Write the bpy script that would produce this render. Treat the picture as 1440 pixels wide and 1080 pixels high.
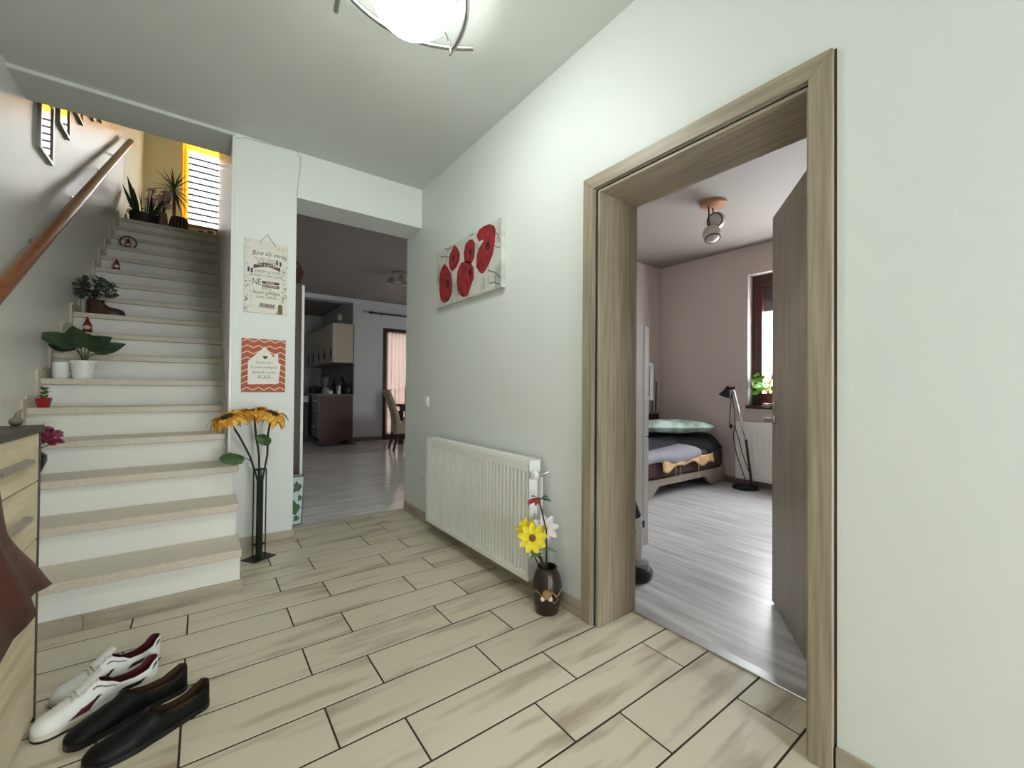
import bpy, bmesh, math, random
from mathutils import Vector, Matrix
random.seed(7)
PI = math.pi
D = bpy.data
for o in list(D.objects): D.objects.remove(o, do_unlink=True)
sc = bpy.context.scene
col = sc.collection

# ------------------------------------------------------------------ camera
YAW, PIT, ROL, FPX, CAMH = .6341, .0108, .0084, 590.79, 1.104
cF = Vector((math.sin(YAW)*math.cos(PIT), math.cos(YAW)*math.cos(PIT), math.sin(PIT)))
r0 = Vector((math.cos(YAW), -math.sin(YAW), 0)); u0 = r0.cross(cF)
cR = r0*math.cos(ROL) + u0*math.sin(ROL); cU = cR.cross(cF)
cam = D.cameras.new('camera'); camo = D.objects.new('camera', cam); col.objects.link(camo)
cam.sensor_width = 36; cam.lens = FPX/1440*36; cam.clip_start = .02; cam.clip_end = 200
m = Matrix((cR, cU, -cF)).transposed().to_4x4(); m.translation = (0, 0, CAMH)
camo.matrix_world = m
sc.camera = camo
def at(x, y, X=None, Y=None, Z=None):
    d = cF*FPX + cR*(x-720) - cU*(y-540)
    if X is not None: t = X/d.x
    elif Y is not None: t = Y/d.y
    else: t = (Z-CAMH)/d.z
    return Vector((0, 0, CAMH)) + d*t

# ------------------------------------------------------------------ light
WORLD = 28.0
EXPOSURE = 0.06
LAMP = 24.0
w = D.worlds.new('sky'); sc.world = w; w.use_nodes = True
bg = w.node_tree.nodes['Background']; bg.inputs[0].default_value = (.93, .97, 1, 1); bg.inputs[1].default_value = WORLD
vs = sc.view_settings
vs.view_transform = 'Standard'; vs.look = 'None'; vs.exposure = EXPOSURE; vs.gamma = 1; vs.use_curve_mapping = False
def portal(name, loc, sx, sy, direction):
    l = D.lights.new(name, 'AREA'); l.shape = 'RECTANGLE'; l.size = sx; l.size_y = sy
    l.cycles.is_portal = True
    o = D.objects.new(name, l); col.objects.link(o); o.location = loc
    o.rotation_euler = Vector(direction).to_track_quat('-Z', 'Z').to_euler()

# key numbers of the house (metres)
XL, XW, XB = -.856, 1.4855, 1.757        # left wall, right wall face, bedroom side of that wall
YF, YB, YK = -2.4, 3.339, 3.652           # wall behind, pillar face, kitchen side
ZC, ZO = 2.792, 2.463                     # ceiling, top of the kitchen opening
XP1, XP2 = .152, .5255                    # pillar
YS, SR, SD, SC = 2.657, .1821, .2672, .0528
XSR = .137
ZL = SR*17+SC                             # landing upstairs
DY0, DY1, DZ = .499, 1.334, 2.026         # clear bedroom door opening
BXF, BYL = 5.13, 3.49                     # bedroom far wall, left wall
KY, KZ = 8.75, 2.90                       # kitchen back wall, ceiling
YU, ZU = 9.4, 5.75                        # upstairs back wall, ceiling
WY0, WY1, WZ0, WZ1 = .7, 2.325, .93, 2.455     # bedroom window
UX0, UX1, UZ0, UZ1 = -.33, .75, 3.96, 5.42      # upstairs window
BX0, BX1, BZ1 = 3.05, 4.5, 2.36           # kitchen balcony door
EX0, EX1, EZ0, EZ1 = .56, 1.15, .12, 1.75   # glass of the unseen entrance door, sized for its light
portal('portal_bedroom', (BXF+.28, (WY0+WY1)/2, (WZ0+WZ1)/2), WY1-WY0, WZ1-WZ0, (-1, 0, 0))
portal('portal_upstairs', ((UX0+UX1)/2, YU+.28, (UZ0+UZ1)/2), UX1-UX0, UZ1-UZ0, (0, -1, 0))
portal('portal_balcony', ((BX0+BX1)/2, KY+.28, BZ1/2), BX1-BX0, BZ1, (0, -1, 0))
portal('portal_kitchen', (5.75, 5.85, 1.675), .7, .95, (-1, 0, 0))
portal('portal_entrance', ((EX0+EX1)/2, YF-.26, (EZ0+EZ1)/2), EX1-EX0, EZ1-EZ0, (0, 1, 0))

# ------------------------------------------------------------------ materials
def S(r, g, b):
    f = lambda c: (c/255/12.92 if c/255 <= .04045 else ((c/255+.055)/1.055)**2.4)
    return (f(r), f(g), f(b), 1)
def mat(name, c, rough=.5, metal=0, c2=None, scale=(1, 1, 1), nscale=5, detail=4, lo=.35, hi=.7, bump=0, bscale=200, rnd=False, spec=None, coat=0, emit=None):
    m = D.materials.new(name); m.use_nodes = True
    nt = m.node_tree; N = nt.nodes; L = nt.links; b = N['Principled BSDF']
    b.inputs['Base Color'].default_value = c; b.inputs['Roughness'].default_value = rough; b.inputs['Metallic'].default_value = metal
    if spec is not None: b.inputs['Specular IOR Level'].default_value = spec
    if coat: b.inputs['Coat Weight'].default_value = coat; b.inputs['Coat Roughness'].default_value = .1
    if emit: b.inputs['Emission Color'].default_value = c; b.inputs['Emission Strength'].default_value = emit
    tc = N.new('ShaderNodeTexCoord'); vec = tc.outputs['Object']
    if c2:
        mp = N.new('ShaderNodeMapping'); mp.inputs['Scale'].default_value = scale
        if rnd:
            oi = N.new('ShaderNodeObjectInfo'); mu = N.new('ShaderNodeVectorMath'); mu.operation = 'SCALE'
            mu.inputs[0].default_value = (37, 53, 71); L.new(oi.outputs['Random'], mu.inputs['Scale']); L.new(mu.outputs[0], mp.inputs['Location'])
        no = N.new('ShaderNodeTexNoise'); no.inputs['Scale'].default_value = nscale; no.inputs['Detail'].default_value = detail
        rp = N.new('ShaderNodeValToRGB'); rp.color_ramp.elements[0].position = lo; rp.color_ramp.elements[1].position = hi
        rp.color_ramp.elements[0].color = c; rp.color_ramp.elements[1].color = c2
        L.new(vec, mp.inputs['Vector']); L.new(mp.outputs[0], no.inputs['Vector']); L.new(no.outputs['Fac'], rp.inputs[0]); L.new(rp.outputs[0], b.inputs['Base Color'])
    if bump:
        n2 = N.new('ShaderNodeTexNoise'); n2.inputs['Scale'].default_value = bscale; n2.inputs['Detail'].default_value = 3
        bp = N.new('ShaderNodeBump'); bp.inputs['Strength'].default_value = bump; bp.inputs['Distance'].default_value = .002
        L.new(vec, n2.inputs['Vector']); L.new(n2.outputs['Fac'], bp.inputs['Height']); L.new(bp.outputs[0], b.inputs['Normal'])
    return m
def thin_glass(name, tint=(1, 1, 1, 1), gl=.06):
    m = D.materials.new(name); m.use_nodes = True; nt = m.node_tree; N = nt.nodes; L = nt.links
    N.remove(N['Principled BSDF'])
    t = N.new('ShaderNodeBsdfTransparent'); t.inputs[0].default_value = tint
    g = N.new('ShaderNodeBsdfGlossy'); g.inputs['Roughness'].default_value = .02
    x = N.new('ShaderNodeMixShader'); x.inputs[0].default_value = gl
    L.new(t.outputs[0], x.inputs[1]); L.new(g.outputs[0], x.inputs[2]); L.new(x.outputs[0], N['Material Output'].inputs[0])
    return m
def sheer(name, c, trans=.35):
    m = D.materials.new(name); m.use_nodes = True; nt = m.node_tree; N = nt.nodes; L = nt.links
    N.remove(N['Principled BSDF'])
    d = N.new('ShaderNodeBsdfDiffuse'); d.inputs[0].default_value = c
    tl = N.new('ShaderNodeBsdfTranslucent'); tl.inputs[0].default_value = c
    a = N.new('ShaderNodeMixShader'); a.inputs[0].default_value = .55
    t = N.new('ShaderNodeBsdfTransparent'); x = N.new('ShaderNodeMixShader'); x.inputs[0].default_value = trans
    L.new(d.outputs[0], a.inputs[1]); L.new(tl.outputs[0], a.inputs[2]); L.new(a.outputs[0], x.inputs[1]); L.new(t.outputs[0], x.inputs[2])
    L.new(x.outputs[0], N['Material Output'].inputs[0])
    return m
WALL = mat('hall_paint', S(224, 229, 225), .5, bump=.12, bscale=160)
CEIL = mat('ceiling_paint', S(203, 207, 201), .7, bump=.1, bscale=120)
STAIRP = mat('stair_paint', S(233, 232, 226), .3, bump=.35, bscale=14)
YELLOW = mat('yellow_paint', S(224, 216, 186), .5, bump=.1)
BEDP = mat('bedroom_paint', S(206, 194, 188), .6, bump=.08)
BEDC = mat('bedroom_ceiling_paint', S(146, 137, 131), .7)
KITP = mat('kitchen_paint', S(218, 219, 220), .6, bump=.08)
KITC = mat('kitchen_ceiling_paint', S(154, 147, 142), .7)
WHITE = mat('white_lacquer', S(238, 238, 232), .3)
RISER = mat('riser_paint', S(232, 232, 224), .45, bump=.08)
STONE = mat('stair_stone', S(214, 204, 186), .36, c2=S(200, 189, 170), nscale=90, detail=4)
TILE = mat('floor_tile', S(212, 203, 180), .38, c2=S(112, 82, 56), scale=(.9, 5.5, 1), nscale=2.2, detail=9, lo=.53, hi=.84, rnd=True, bump=.12, bscale=60)
SKIRT = mat('skirting_tile', S(176, 166, 148), .4, c2=S(128, 112, 94), scale=(1.5, 1.5, 12), nscale=2.5, detail=6, lo=.45, hi=.85, rnd=True)
GROUT = mat('grout', S(54, 46, 34), .9)
LAM = mat('grey_laminate', S(222, 221, 221), .34, c2=S(160, 160, 161), scale=(9, .8, 1), nscale=2.4, detail=8, lo=.3, hi=.75)
KLAM = mat('kitchen_laminate', S(238, 236, 232), .16, c2=S(206, 202, 196), scale=(1, 6, 1), nscale=2, detail=6)
OAK = mat('grey_oak', S(168, 156, 134), .42, c2=S(126, 113, 94), scale=(28, 28, 1.2), nscale=2.5, detail=6, lo=.3, hi=.8)
OAKH = mat('grey_oak_across', S(168, 156, 134), .42, c2=S(126, 113, 94), scale=(28, 1.2, 28), nscale=2.5, detail=6, lo=.3, hi=.8)
OAKD = mat('door_leaf_oak', S(150, 140, 126), .38, c2=S(118, 107, 93), scale=(30, 30, 1), nscale=2.2, detail=6, lo=.3, hi=.8)
RAILW = mat('handrail_wood', S(150, 92, 52), .3, c2=S(118, 66, 34), scale=(20, 2, 20), nscale=2, coat=.3)
CHROME = mat('chrome', S(205, 205, 205), .15, 1)
STEEL = mat('brushed_steel', S(180, 178, 172), .32, 1)
BLACK = mat('black_metal', S(22, 22, 22), .45)
BLACKP = mat('black_plastic', S(18, 18, 20), .35)
DBROWN = mat('dark_brown_wood', S(66, 42, 30), .45, c2=S(46, 28, 20), scale=(14, 14, 1), nscale=2)
REDBROWN = mat('window_mahogany', S(80, 40, 28), .35, c2=S(60, 28, 20), scale=(14, 14, 1), nscale=2)
GLASS = thin_glass('window_glass')
MIRROR = mat('mirror_silver', S(225, 228, 228), .03, 1)
SILVER = mat('silver_frame', S(196, 192, 184), .3, .8)
GREEN = mat('leaf_green', S(44, 74, 38), .45, c2=S(70, 104, 52), nscale=12)
DGREEN = mat('dark_leaf', S(34, 52, 34), .5, c2=S(58, 82, 46), nscale=14)
SAGE = mat('sage_leaf', S(84, 96, 80), .6, c2=S(54, 66, 50), nscale=16)
YEL = mat('sunflower_yellow', S(204, 138, 30), .6, c2=S(238, 204, 84), scale=(1, 1, 1), nscale=26, lo=.45, hi=.7, rnd=True)
DAISY = mat('daisy_yellow', S(240, 222, 40), .5, c2=S(220, 188, 20), nscale=14)
SEED = mat('seed_brown', S(58, 36, 20), .9, bump=1, bscale=220)

# ------------------------------------------------------------------ mesh helpers
class MB:
    def __init__(s): s.v = []; s.f = []
    def add(s, vs, fs):
        k = len(s.v); s.v += [tuple(p) for p in vs]; s.f += [[i+k for i in f] for f in fs]; return s
    def box(s, x0, x1, y0, y1, z0, z1):
        return s.add([(x0,y0,z0),(x1,y0,z0),(x1,y1,z0),(x0,y1,z0),(x0,y0,z1),(x1,y0,z1),(x1,y1,z1),(x0,y1,z1)],
                     [(3,2,1,0),(4,5,6,7),(0,1,5,4),(1,2,6,5),(2,3,7,6),(3,0,4,7)])
    def obox(s, c, ax, ay, az):
        c = Vector(c); ax = Vector(ax); ay = Vector(ay); az = Vector(az)
        P = [c+ax*i+ay*j+az*k for k in (-1, 1) for i, j in ((-1,-1),(1,-1),(1,1),(-1,1))]
        return s.add(P, [(3,2,1,0),(4,5,6,7),(0,1,5,4),(1,2,6,5),(2,3,7,6),(3,0,4,7)])
    def tube(s, pts, r, n=8, cap=True, flat=1):
        pts = [Vector(p) for p in pts]; k = len(pts); R = r if isinstance(r, (list, tuple)) else [r]*k
        rings = []; up = None
        for i, p in enumerate(pts):
            t = (pts[min(i+1, k-1)]-pts[max(i-1, 0)]).normalized()
            if up is None: up = Vector((0, 0, 1)) if abs(t.z) < .9 else Vector((1, 0, 0))
            a = t.cross(up).normalized(); b = a.cross(t).normalized(); up = b
            rings.append([p+(a*math.cos(2*PI*j/n)+b*flat*math.sin(2*PI*j/n))*R[i] for j in range(n)])
        vs = [p for rg in rings for p in rg]; fs = []
        for i in range(k-1):
            for j in range(n): fs.append((i*n+j, i*n+(j+1) % n, (i+1)*n+(j+1) % n, (i+1)*n+j))
        if cap: fs.append(tuple(range(n))[::-1]); fs.append(tuple(range((k-1)*n, k*n)))
        return s.add(vs, fs)
    def lathe(s, prof, c=(0, 0, 0), n=24, sx=1, sy=1, cap=True):
        k = len(prof); vs = []; fs = []
        for r, z in prof:
            for j in range(n): vs.append((c[0]+r*sx*math.cos(2*PI*j/n), c[1]+r*sy*math.sin(2*PI*j/n), c[2]+z))
        for i in range(k-1):
            for j in range(n): fs.append((i*n+j, i*n+(j+1) % n, (i+1)*n+(j+1) % n, (i+1)*n+j))
        if cap:
            if prof[0][0] > 1e-4: fs.append(tuple(range(n))[::-1])
            if prof[-1][0] > 1e-4: fs.append(tuple(range((k-1)*n, k*n)))
        return s.add(vs, fs)
    def ball(s, c, r, n=16, k=10):
        r = r if isinstance(r, (list, tuple)) else (r, r, r)
        return s.lathe([(r[0]*math.sin(PI*i/k)+1e-5, -r[2]*math.cos(PI*i/k)) for i in range(k+1)], c, n, 1, r[1]/r[0], False)
    def prism(s, poly, axis, a, b):
        """poly of (p,q); axis 'x': (y,z), 'y': (x,z), 'z': (x,y); from a to b"""
        def P(p, q, t): return {'x': (t, p, q), 'y': (p, t, q), 'z': (p, q, t)}[axis]
        n = len(poly)
        return s.add([P(p, q, a) for p, q in poly]+[P(p, q, b) for p, q in poly],
                     [tuple(range(n))[::-1], tuple(range(n, 2*n))]+[(i, (i+1) % n, n+(i+1) % n, n+i) for i in range(n)])
    def grid(s, rows):
        k = len(rows); n = len(rows[0])
        return s.add([p for r in rows for p in r], [(i*n+j, i*n+j+1, (i+1)*n+j+1, (i+1)*n+j) for i in range(k-1) for j in range(n-1)])
    def leaf(s, base, d, up, L, W, droop=.2, k=6, fold=.15, shape=1.0):
        base = Vector(base); d = Vector(d).normalized(); up = Vector(up)
        side = d.cross(up).normalized(); up = side.cross(d).normalized(); rows = []
        for i in range(k+1):
            t = i/k; wd = W/2*max(.02, math.sin(PI*min(1, t**shape*.97+.02)))
            c = base+d*L*t-Vector((0, 0, 1))*droop*L*t*t
            rows.append([c-side*wd+up*fold*wd, c, c+side*wd+up*fold*wd])
        return s.grid(rows)
    def mesh(s, name, origin=(0, 0, 0), bevel=0, smooth=False, seg=1):
        me = D.meshes.new(name); o = Vector(origin)
        me.from_pydata([Vector(p)-o for p in s.v], [], s.f)
        bm = bmesh.new(); bm.from_mesh(me)
        bmesh.ops.recalc_face_normals(bm, faces=bm.faces)
        if bevel: bmesh.ops.bevel(bm, geom=bm.edges[:], offset=bevel, segments=seg, affect='EDGES', profile=.5)
        if smooth:
            for f in bm.faces: f.smooth = True
            for e in bm.edges:
                if len(e.link_faces) == 2 and e.calc_face_angle(0) > .75: e.smooth = False
        bm.to_mesh(me); bm.free(); return me
    def build(s, name, material, parent=None, loc=None, bevel=0, smooth=False, local=False, seg=1):
        org = Vector((0, 0, 0))
        if parent is not None and not local: org = wloc(parent)
        if loc is not None: org = Vector(loc)
        o = D.objects.new(name, s.mesh(name, (0, 0, 0) if local else org, bevel, smooth, seg)); col.objects.link(o)
        if material: o.data.materials.append(material)
        if parent is not None: o.parent = parent
        if loc is not None: o.location = Vector(loc)-(wloc(parent) if parent is not None else Vector((0, 0, 0)))
        return o
def wloc(o):
    p = Vector((0, 0, 0))
    while o is not None: p += o.location; o = o.parent
    return p
def thing(name, label, cat, loc=(0, 0, 0), rz=0, group=None):
    o = D.objects.new(name, None); col.objects.link(o); o.location = loc; o.rotation_euler = (0, 0, rz); o.empty_display_size = .1
    return tag(o, label, cat, group)
def tag(o, label, cat, group=None):
    o['label'] = label; o['category'] = cat
    if group: o['group'] = group
    return o
def struct(o): o['kind'] = 'structure'; return o
def estruct(name, loc=(0, 0, 0)):
    o = D.objects.new(name, None); col.objects.link(o); o.location = loc; return struct(o)
def inst(me_obj, parent, loc=None, rot=None):
    c = me_obj.copy(); col.objects.link(c); c.parent = parent
    if loc is not None: c.location = loc
    if rot is not None: c.rotation_euler = rot
    return c
def B(*a): return MB().box(*a)
def text(body, size, name, material, parent, place, align='CENTER', shear=0, wmax=None):
    """flat lettering; place(u, v) -> world point"""
    cu = D.curves.new(name, 'FONT'); cu.body = body; cu.size = size; cu.align_x = align; cu.resolution_u = 2; cu.shear = shear
    t = D.objects.new(name, cu); col.objects.link(t)
    bpy.context.view_layer.update()
    me = D.meshes.new_from_object(t.evaluated_get(bpy.context.evaluated_depsgraph_get()))
    D.objects.remove(t, do_unlink=True)
    xs = [v.co.x for v in me.vertices]; k = 1
    if xs and wmax and max(xs)-min(xs) > wmax: k = wmax/(max(xs)-min(xs))
    og = wloc(parent)
    for v in me.vertices: v.co = place(v.co.x*k, v.co.y)-og
    o = D.objects.new(name, me); col.objects.link(o); o.parent = parent; me.materials.append(material)
    return o

# ------------------------------------------------------------------ room shell
T = .14
s_ = MB()
s_.box(XW, XB, YF, DY0-.0245, 0, ZC).box(XW, XB, DY1+.033, YK, 0, ZC).box(XW, XB, DY0-.025, DY1+.033, DZ+.024, ZC)
struct(s_.build('wall_right', WALL))
s_ = MB(); s_.box(XP1, XP2, YB, YK, 0, ZC).box(XP2, XW, YB, YK, ZO, ZC)
struct(s_.build('wall_back', WALL))
struct(B(XL-T, XL, YF, 7.25, -.05, ZU).build('wall_left', STAIRP))
struct(B(XL-T, XL, 7.25, YU+.2, 2.9, ZU).build('wall_upstairs_left', YELLOW))
s_ = MB(); s_.box(XL-T, .3, YF-.25, YF, 0, ZC).box(1.3, XB, YF-.25, YF, 0, ZC).box(.3, 1.3, YF-.25, YF, 2.25, ZC)
struct(s_.build('wall_front', WALL))
struct(B(XSR, .25, YK, 7.0, 0, ZU).box(XSR, XP1-.0005, YB+.004, YK, 0, ZC-.023).build('wall_stairwell', STAIRP))
struct(B(XL, XP1, YB+.06, YK, ZC, ZU).build('wall_over_stairs', WALL))
s_ = MB(); s_.box(XL-T, XB, YF-.25, YB, ZC, ZC+.3)
struct(s_.build('ceiling', CEIL))
struct(B(XL, XP1, YB-.001, YK, ZC-.022, ZC+.34).build('ceiling_stairs_edge', CEIL))
struct(B(XL-T, 1.6, 3.3, YU+.2, ZU, ZU+.15).build('ceiling_upstairs', YELLOW))
s_ = MB(); s_.box(XL-T, UX0, YU, YU+.25, 2.9, ZU).box(UX1, 1.6, YU, YU+.25, 2.9, ZU).box(UX0, UX1, YU, YU+.25, 2.9, UZ0).box(UX0, UX1, YU, YU+.25, UZ1, ZU)
struct(s_.build('wall_upstairs_back', YELLOW))
struct(B(1.5, 1.6, 6.9, YU+.2, ZL, ZU).build('wall_upstairs_right', YELLOW))
struct(B(.25, 1.6, 6.9, 7.0, ZL, ZU).build('wall_upstairs_near', YELLOW))
struct(B(XL-T, 1.6, YS+17*SD, YU+.2, 2.95, ZL).build('floor_landing', STONE))
struct(B(XL-T, XP1, YK, 7.35, -.06, -.01).build('floor_under_stairs', RISER))
struct(B(XL-T, .25, 7.25, 7.35, -.06, 2.95).build('wall_under_landing', RISER))
# bedroom shell
struct(B(XB, BXF+.3, -.9, BYL, -.06, 0).build('floor_bedroom', LAM))
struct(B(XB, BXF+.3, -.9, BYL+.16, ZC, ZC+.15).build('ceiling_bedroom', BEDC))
struct(B(XB, BXF+.3, BYL, YK, 0, ZC).build('wall_bedroom_left', BEDP))
struct(B(XB, BXF+.3, -1.0, -.9, 0, ZC).build('wall_bedroom_right', BEDP))
s_ = MB(); s_.box(BXF, BXF+.3, -.9, WY0, 0, ZC).box(BXF, BXF+.3, WY1, BYL, 0, ZC).box(BXF, BXF+.3, WY0, WY1, 0, WZ0).box(BXF, BXF+.3, WY0, WY1, WZ1, ZC)
struct(s_.build('wall_bedroom_far', BEDP))
struct(B(XB, XB+.012, DY1+.10, BYL, 0, ZC).build('wall_bedroom_near', BEDP))
# kitchen shell
KX1 = 5.6
s_ = MB(); s_.box(.25, KX1, YK+.012, KY+.25, -.06, 0).box(.25, 2.45, KY+.25, 11.6, -.06, 0)
struct(s_.build('floor_kitchen', KLAM))
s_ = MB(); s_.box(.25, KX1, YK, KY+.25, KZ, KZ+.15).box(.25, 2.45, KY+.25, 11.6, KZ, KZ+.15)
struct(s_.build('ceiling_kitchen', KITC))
s_ = MB(); s_.box(2.43, BX0, KY, KY+.25, 0, KZ).box(BX1, KX1, KY, KY+.25, 0, KZ).box(BX0, BX1, KY, KY+.25, BZ1, KZ).box(.25, 2.43, KY, KY+.25, KZ-.085, KZ).box(2.43, 2.53, KY+.25, 11.6, 0, KZ)
struct(s_.build('wall_kitchen_back', KITP))
struct(B(.25, 2.53, 11.5, 11.6, 0, KZ).build('wall_kitchen_recess', KITP))
s_ = MB().box(KX1, KX1+.1, YK, 5.5, 0, KZ).box(KX1, KX1+.1, 6.2, KY+.25, 0, KZ).box(KX1, KX1+.1, 5.5, 6.2, 0, 1.2).box(KX1, KX1+.1, 5.5, 6.2, 2.15, KZ)
struct(s_.build('wall_kitchen_right', KITP))
w4 = estruct('window_added', (KX1+.05, 5.85, 1.2))  # unseen window, added to supply light to the kitchen
MB().box(KX1+.02, KX1+.08, 5.5, 5.56, 1.2, 2.15).box(KX1+.02, KX1+.08, 6.14, 6.2, 1.2, 2.15).box(KX1+.02, KX1+.08, 5.56, 6.14, 1.2, 1.26).box(KX1+.02, KX1+.08, 5.56, 6.14, 2.09, 2.15).build('window_frame', DBROWN, w4)
B(KX1+.045, KX1+.052, 5.56, 6.14, 1.26, 2.09).build('pane', GLASS, w4)
s_ = MB(); s_.box(.15, .25, 7.0, 11.6, 0, 2.95); s_.box(.25, 5.6, YK-.002, YK+.01, ZC, KZ).box(XB+.3, KX1, YK, YK+.01, 0, ZC)
struct(s_.build('wall_kitchen_left', KITP))

# ------------------------------------------------------------------ tiled hall floor
fl = struct(B(XL-T, XB, YF-.25, YK+.012, -.06, -.0012).build('floor', GROUT))
PX, PY = .6035, .2025; GX, GY = .0062, .0072
rects = [(XL, XW, YF, YB), (XW, XB-.004, DY0, DY1), (XP2, XW, YB, YK-.004)]
tile_mesh = MB().box(-PX/2+GX/2, PX/2-GX/2, -PY/2+GY/2, PY/2-GY/2, -.012, 0).mesh('tile', bevel=.0012)
tile_mesh.materials.append(TILE)
for k in range(-15, 16):
    y0 = .54+k*PY; off = .352 if k % 2 == 0 else .56
    for n in range(-3, 4):
        x0 = off+n*PX; a, b, c, d = x0+GX/2, x0+PX-GX/2, y0+GY/2, y0+PY-GY/2
        if b < XP1-.01 and c > YS+.05: continue
        parts = []
        for (p, q, r, t) in rects:
            e = (max(a, p), min(b, q), max(c, r), min(d, t))
            if e[1]-e[0] > .004 and e[3]-e[2] > .004: parts.append(e)
        if not parts: continue
        cx, cy = x0+PX/2, y0+PY/2
        if len(parts) == 1 and abs((parts[0][1]-parts[0][0])-(b-a)) < 1e-6 and abs((parts[0][3]-parts[0][2])-(d-c)) < 1e-6: me = tile_mesh
        else:
            mb = MB()
            for e in parts: mb.box(e[0], e[1], e[2], e[3], -.012, 0)
            me = mb.mesh('tile', (cx, cy, 0)); me.materials.append(TILE)
        o = D.objects.new('tile', me); col.objects.link(o); o.parent = fl; o.location = (cx, cy, 0)
# skirting tiles
def skirt(name, pieces):
    root = estruct(name, pieces[0][:1]+pieces[0][2:3]+(0,))
    for p in pieces:
        o = MB().box(*p).build('tile', SKIRT, root, bevel=.0015)
    return root
H_ = .082
skirt('baseboard_right', [(XW-.011, XW, y, min(y+.6, 3.648)-.003, 0, H_) for y in (1.43, 2.03, 2.63, 3.23)])
skirt('baseboard_right_near', [(XW-.011, XW, -.2, .425, 0, H_), (XW-.011, XW, -.8, -.203, 0, H_), (XW-.011, XW, -1.4, -.803, 0, H_)])
skirt('baseboard_back', [(.19, XP2+.011, YB-.011, YB, 0, .09), (XP2, XP2+.011, YB+.001, YK-.005, 0, .09)])
struct(MB().box(1.738, 1.79, DY0+.002, DY1-.002, .0002, .008).build('trim_1', mat('threshold_strip', S(190, 190, 190), .35, .6), bevel=.003))
struct(MB().box(XP2+.012, XW-.012, YK-.006, YK+.026, .0002, .006).build('trim_2', mat('threshold_strip_light', S(176, 168, 156), .4), bevel=.002))
for nm, a in (('baseboard_bedroom_far', (BXF-.014, BXF, 2.0, BYL-.015, 0, .075)), ('baseboard_bedroom_left', (2.5, BXF, BYL-.014, BYL, 0, .075)),
              ('baseboard_kitchen_back', (2.45, BX0, KY-.014, KY, 0, .085))):
    struct(B(*a).build(nm, mat(nm+'_wood', S(128, 116, 104), .5)))

# ------------------------------------------------------------------ staircase
st = thing('staircase', 'straight white staircase with beige stone treads rising beside the handrail wall', 'stairs', (-.36, YS, 0))
def ny(n): return YS+(n-1)*SD
def tz(n): return n*SR+SC
for n in range(1, 18):
    xr = {1: .178, 2: .176, 3: .19}.get(n, XSR-.002); xl = XL+.002
    y1 = ny(n+1)+.03 if n < 17 else ny(17)+.30
    if n == 3: y1 = min(y1, YB-.003) if False else y1
    if n == 3:
        MB().prism([(xl, ny(3)), (xr, ny(3)), (xr, YB-.003), (XSR-.002, YB-.003), (XSR-.002, y1), (xl, y1)], 'z', tz(3)-.04, tz(3)).build('tread', STONE, st, bevel=.003)
    else: MB().box(xl, xr, ny(n), y1, tz(n)-.04, tz(n)).build('tread', STONE, st, bevel=.003)
    z0 = tz(n-1) if n > 1 else 0
    rr = {1: .172, 2: .166, 3: .16}.get(n, XSR-.002)
    mb = MB().box(xl, rr, ny(n)+.024, ny(n)+.05, z0, tz(n)-.041)
    if n < 4: mb.box(rr-.02, rr, ny(n)+.05, YB-.002 if n == 3 else ny(n+1)+.024, z0 if n > 1 else 0, tz(n)-.041)
    mb.build('riser', RISER, st)
    if n < 17:
        for xa, xb in ((XL+.0005, XL+.0125),) + (((XSR-.0125, XSR-.0005),) if n > 3 else ()):
            MB().prism([(ny(n)+.002, tz(n)), (ny(n+1)-.002, tz(n)), (ny(n+1)-.002, tz(n+1)+.055), (ny(n+1)-.062, tz(n+1)+.055), (ny(n+1)-.062, tz(n)+.075), (ny(n)+.002, tz(n)+.075)], 'x', xa, xb).build('skirting_tile', STONE, st)
for xa, xb in ((XL+.002, -.423), (-.42, .184)):
    MB().box(xa, xb, ny(1)+.010, ny(1)+.0235, 0, .072).build('skirting_tile', SKIRT, st, bevel=.001)
MB().box(.1725, .184, ny(1)+.025, ny(2)+.02, 0, .072).build('skirting_tile', SKIRT, st, bevel=.001)
# handrail
hr = thing('handrail', 'round brown wooden handrail on chrome brackets along the stair wall', 'handrail', (XL+.08, 3.0, 1.5))
p0 = Vector((XL+.085, 2.55, 1.557-.47*.643)); p1 = Vector((XL+.085, 7.067, 4.16))
MB().tube([p0, p0.lerp(p1, .5), p1], .033, 16).build('rail', RAILW, hr, smooth=True)
for y in (2.85, 3.768, 4.716, 5.672, 6.43):
    c = p0.lerp(p1, (y-p0.y)/(p1.y-p0.y)); z = c.z
    br = MB().lathe([(.022, 0), (.022, .006), (.012, .008)], (0, 0, 0), 12)
    br.v = [(XL+.0005+p[2], y+p[0], z-.075+p[1]) for p in br.v]
    br.tube([(XL+.004, y, z-.075), (XL+.06, y, z-.075), (XL+.083, y, z-.06), (XL+.085, y, z-.03)], .008, 8).build('bracket', CHROME, hr, smooth=True)
# mirrors climbing along the stair wall
mirs = [(3.852, 2.585), (4.265, 2.955), (4.675, 3.275), (5.10, 3.525), (5.45, 3.69)]
wrd = ['lowest', 'second lowest', 'middle', 'second highest', 'highest']
for (y, z), q in zip(mirs, wrd):
    t = thing('wall_mirror', 'small upright silver framed mirror, %s of the five above the handrail' % q, 'mirror', (XL+.001, y, z), group='mirrors climbing the stair wall')
    W_, Hh = .285, .40; f = .022
    fr = MB(); fr.box(XL+.001, XL+.02, y, y+W_, z, z+f).box(XL+.001, XL+.02, y, y+W_, z+Hh-f, z+Hh).box(XL+.001, XL+.02, y, y+f, z+f, z+Hh-f).box(XL+.001, XL+.02, y+W_-f, y+W_, z+f, z+Hh-f)
    fr.build('frame', SILVER, t); B(XL+.001, XL+.012, y+f, y+W_-f, z+f, z+Hh-f).build('glass', MIRROR, t)

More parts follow.
